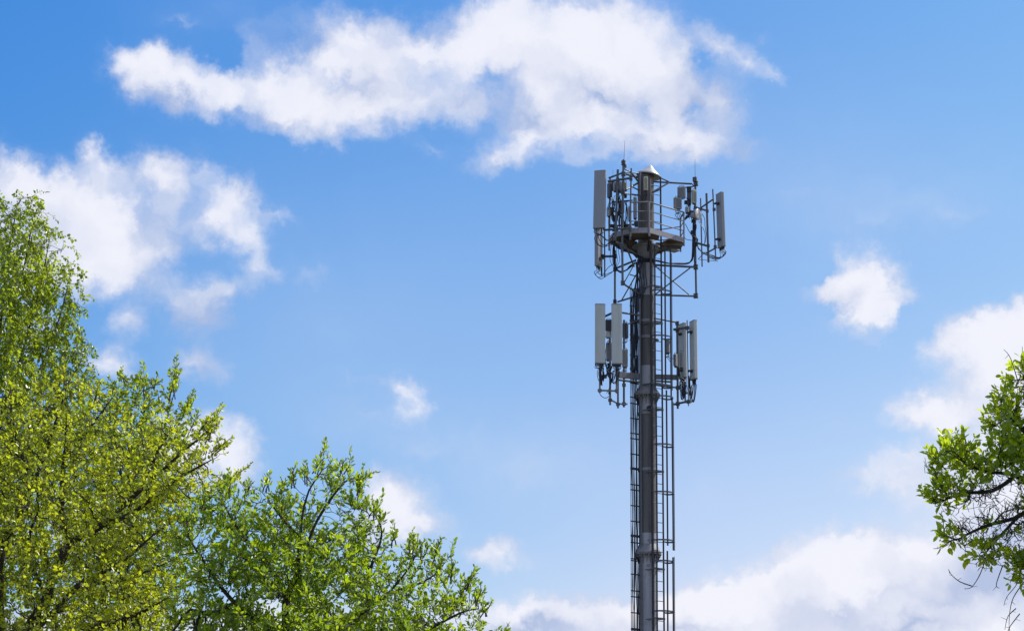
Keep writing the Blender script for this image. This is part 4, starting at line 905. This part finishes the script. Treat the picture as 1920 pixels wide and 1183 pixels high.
# the bright green tree in the middle
tree('plum_tree', 'bright green bushy tree with upright leafy shoots, right of the yellow green tree', ground_below(540, 16.5), [
    [(536, 1500), (536, 1182), (539, 1117), (559, 1072), (562, 1010), (575, 930), (605, 880)],
    [(539, 1124), (523, 1085), (481, 1040), (440, 980), (410, 930)], [(559, 1091), (581, 1007), (607, 955), (650, 900), (680, 900)], [(538, 1300), (640, 1182), (724, 1117), (805, 1085), (845, 1040)],
    [(640, 1182), (685, 1124), (691, 1075), (717, 1000), (700, 960)], [(540, 1200), (440, 1130), (380, 1050), (350, 1000)], [(724, 1117), (770, 1060), (785, 1020)], [(600, 1260), (760, 1200), (860, 1150), (900, 1140)], [(562, 1010), (520, 960), (490, 920)], [(440, 1130), (400, 1150), (350, 1140)], [(760, 1200), (880, 1200), (940, 1190)]],
    [(318, 1010), (345, 975), (362, 950), (385, 935), (405, 915), (430, 912), (448, 918), (480, 915), (500, 905), (520, 912), (545, 900), (562, 882), (580, 888), (596, 862), (610, 848), (618, 870), (640, 872), (655, 890), (678, 888), (690, 905), (682, 940), (702, 955), (725, 985), (728, 1005), (745, 1025), (772, 1008), (790, 1030), (822, 1028), (838, 1052), (835, 1078), (858, 1090), (885, 1082), (895, 1105), (905, 1140), (900, 1175), (925, 1190), (950, 1188), (950, 1230), (860, 1420), (700, 1500), (400, 1500), (280, 1350), (300, 1180), (335, 1100)],
    16.5, 10000, 9.5, L_GREEN, BARK, 1.3, 9, dict(side=.72, fwd=.8, rand=.38, bias=(.02, 0, .42), len=(10, 32), gap=5.6, per=2, wob=.08, lf=.75, ls=.6, lz=.1, tall=.045), 10.6, .52, .0023, trop=(0, 0, .16), pw=2.25, dens=.98, kill_f=1.45, voids=(110, 27), spikes=[(598, 880, 613, 829), (672, 915, 683, 868), (548, 905, 555, 868), (500, 915, 504, 884), (768, 1035, 776, 988), (815, 1045, 829, 1008), (872, 1100, 890, 1062), (905, 1150, 924, 1122), (940, 1200, 954, 1168),
    (640, 885, 650, 858), (430, 925, 428, 892), (460, 925, 468, 896), (385, 950, 380, 908), (575, 900, 572, 862), (528, 920, 526, 893), (700, 965, 697, 930), (735, 1015, 738, 975), (845, 1080, 846, 1042), (790, 1040, 796, 1012), (350, 980, 344, 950), (895, 1125, 900, 1090)], holes=[(640, 1140, 40, 24), (430, 1120, 26, 24), (520, 1150, 24, 20), (610, 985, 26, 18), (790, 1110, 26, 16)])
# right hand tree, close by, with bare twigs and broad leaves
LEAFY = [(1790, 850, 62, 52), (1750, 925, 36, 40), (1835, 868, 52, 48), (1788, 905, 26, 14), (1776, 1004, 24, 28), (1846, 1034, 28, 20), (1878, 762, 44, 40), (1858, 812, 20, 46), (1908, 700, 24, 24), (1915, 660, 12, 14),
         (1918, 862, 40, 44), (1912, 830, 34, 46), (1912, 1068, 26, 30),  (2020, 900, 90, 260)]
def right_leafy(p, rng):
    d = (p - np.array([0, 0, CAMZ])) @ np.array(CR)
    x = 960 + FPX * d[:, 0] / -d[:, 2]; y = 591.5 - FPX * d[:, 1] / -d[:, 2]
    m = np.zeros(len(p), bool)
    for cx, cy, rx, ry in LEAFY: m |= ((x - cx) / rx) ** 2 + ((y - cy) / ry) ** 2 < rng.uniform(.4, 1.0, len(p))
    return m | (rng.random(len(p)) < .02) | ((x > 1960) & (rng.random(len(p)) < .7))
def bare(mb, r):
    for row in ([(1850, 1040), (1838, 1075), (1822, 1100), (1808, 1103)], [(1822, 1098), (1800, 1090), (1785, 1078), (1778, 1066)], [(1880, 1060), (1868, 1095), (1874, 1102)], [(1920, 1090), (1900, 1120), (1893, 1150), (1892, 1182)], [(1905, 1140), (1890, 1155), (1884, 1180)],
                [(1912, 1150), (1895, 1172), (1889, 1185)], [(1910, 720), (1895, 672), (1882, 655)], [(1880, 765), (1868, 728), (1864, 720)], [(1790, 1010), (1762, 1026), (1750, 1028)], [(1770, 1000), (1768, 970)], [(1900, 1060), (1908, 1090), (1888, 1118), (1882, 1135)], [(1770, 930), (1752, 905), (1748, 892)]):
        pts = curve([P(a, b, 13.0 + .03 * i) for i, (a, b) in enumerate(row)], 4); m_ = len(pts)
        mb.tube(pts, [r * (1.5 - 1.0 * i / m_) for i in range(m_)], 4)
        for i in range(2, m_ - 1, 3):
            e = Vector((random.uniform(-.03, .03), random.uniform(-.03, .03), random.uniform(-.03, .02))); mb.tube([pts[i], pts[i] + e], [r * .8, r * .4], 3)
tree('pear_tree', 'close branch ends with broad bright leaves and bare twigs at the right edge', ground_below(2150, 13), [
    [(2150, 1600), (2120, 1300), (2060, 1100), (2010, 1000), (1960, 930), (1905, 892), (1850, 884), (1810, 870)], [(1960, 930), (1910, 968), (1850, 985), (1800, 1008)], [(2010, 1000), (1945, 1050), (1900, 1075)], [(1990, 960), (1935, 830), (1885, 775)], [(2010, 1000), (1960, 780), (1915, 705)],
    [(1905, 892), (1860, 920), (1800, 925), (1765, 940)], [(1910, 968), (1870, 1010), (1845, 1040)], [(2060, 1100), (2100, 900), (2120, 700)], [(1945, 1050), (1925, 1100)]],
    [(1900, 690), (1925, 650), (2050, 560), (2200, 620), (2300, 900), (2200, 1200), (2050, 1250), (1930, 1110), (1880, 1060), (1838, 1068), (1795, 1030), (1765, 1020), (1758, 1000), (1790, 985), (1775, 965), (1745, 950), (1738, 925), (1760, 900), (1728, 880), (1730, 862), (1750, 840), (1785, 812), (1810, 812), (1825, 850), (1855, 855), (1850, 800), (1852, 760), (1875, 742)],
    13.0, 6000, 8, L_BROAD, BARK, .55, 13, dict(side=.8, fwd=.6, rand=.6, bias=(-.1, 0, .30), len=(10, 34), gap=7, per=2, wob=.15, lf=.7, ls=.7, lz=.15), 15.5, .54, .0023, trop=(-.04, 0, .04), leafy=right_leafy, extra=bare, dens=.95, pw=2.35, limit_r=4.5)
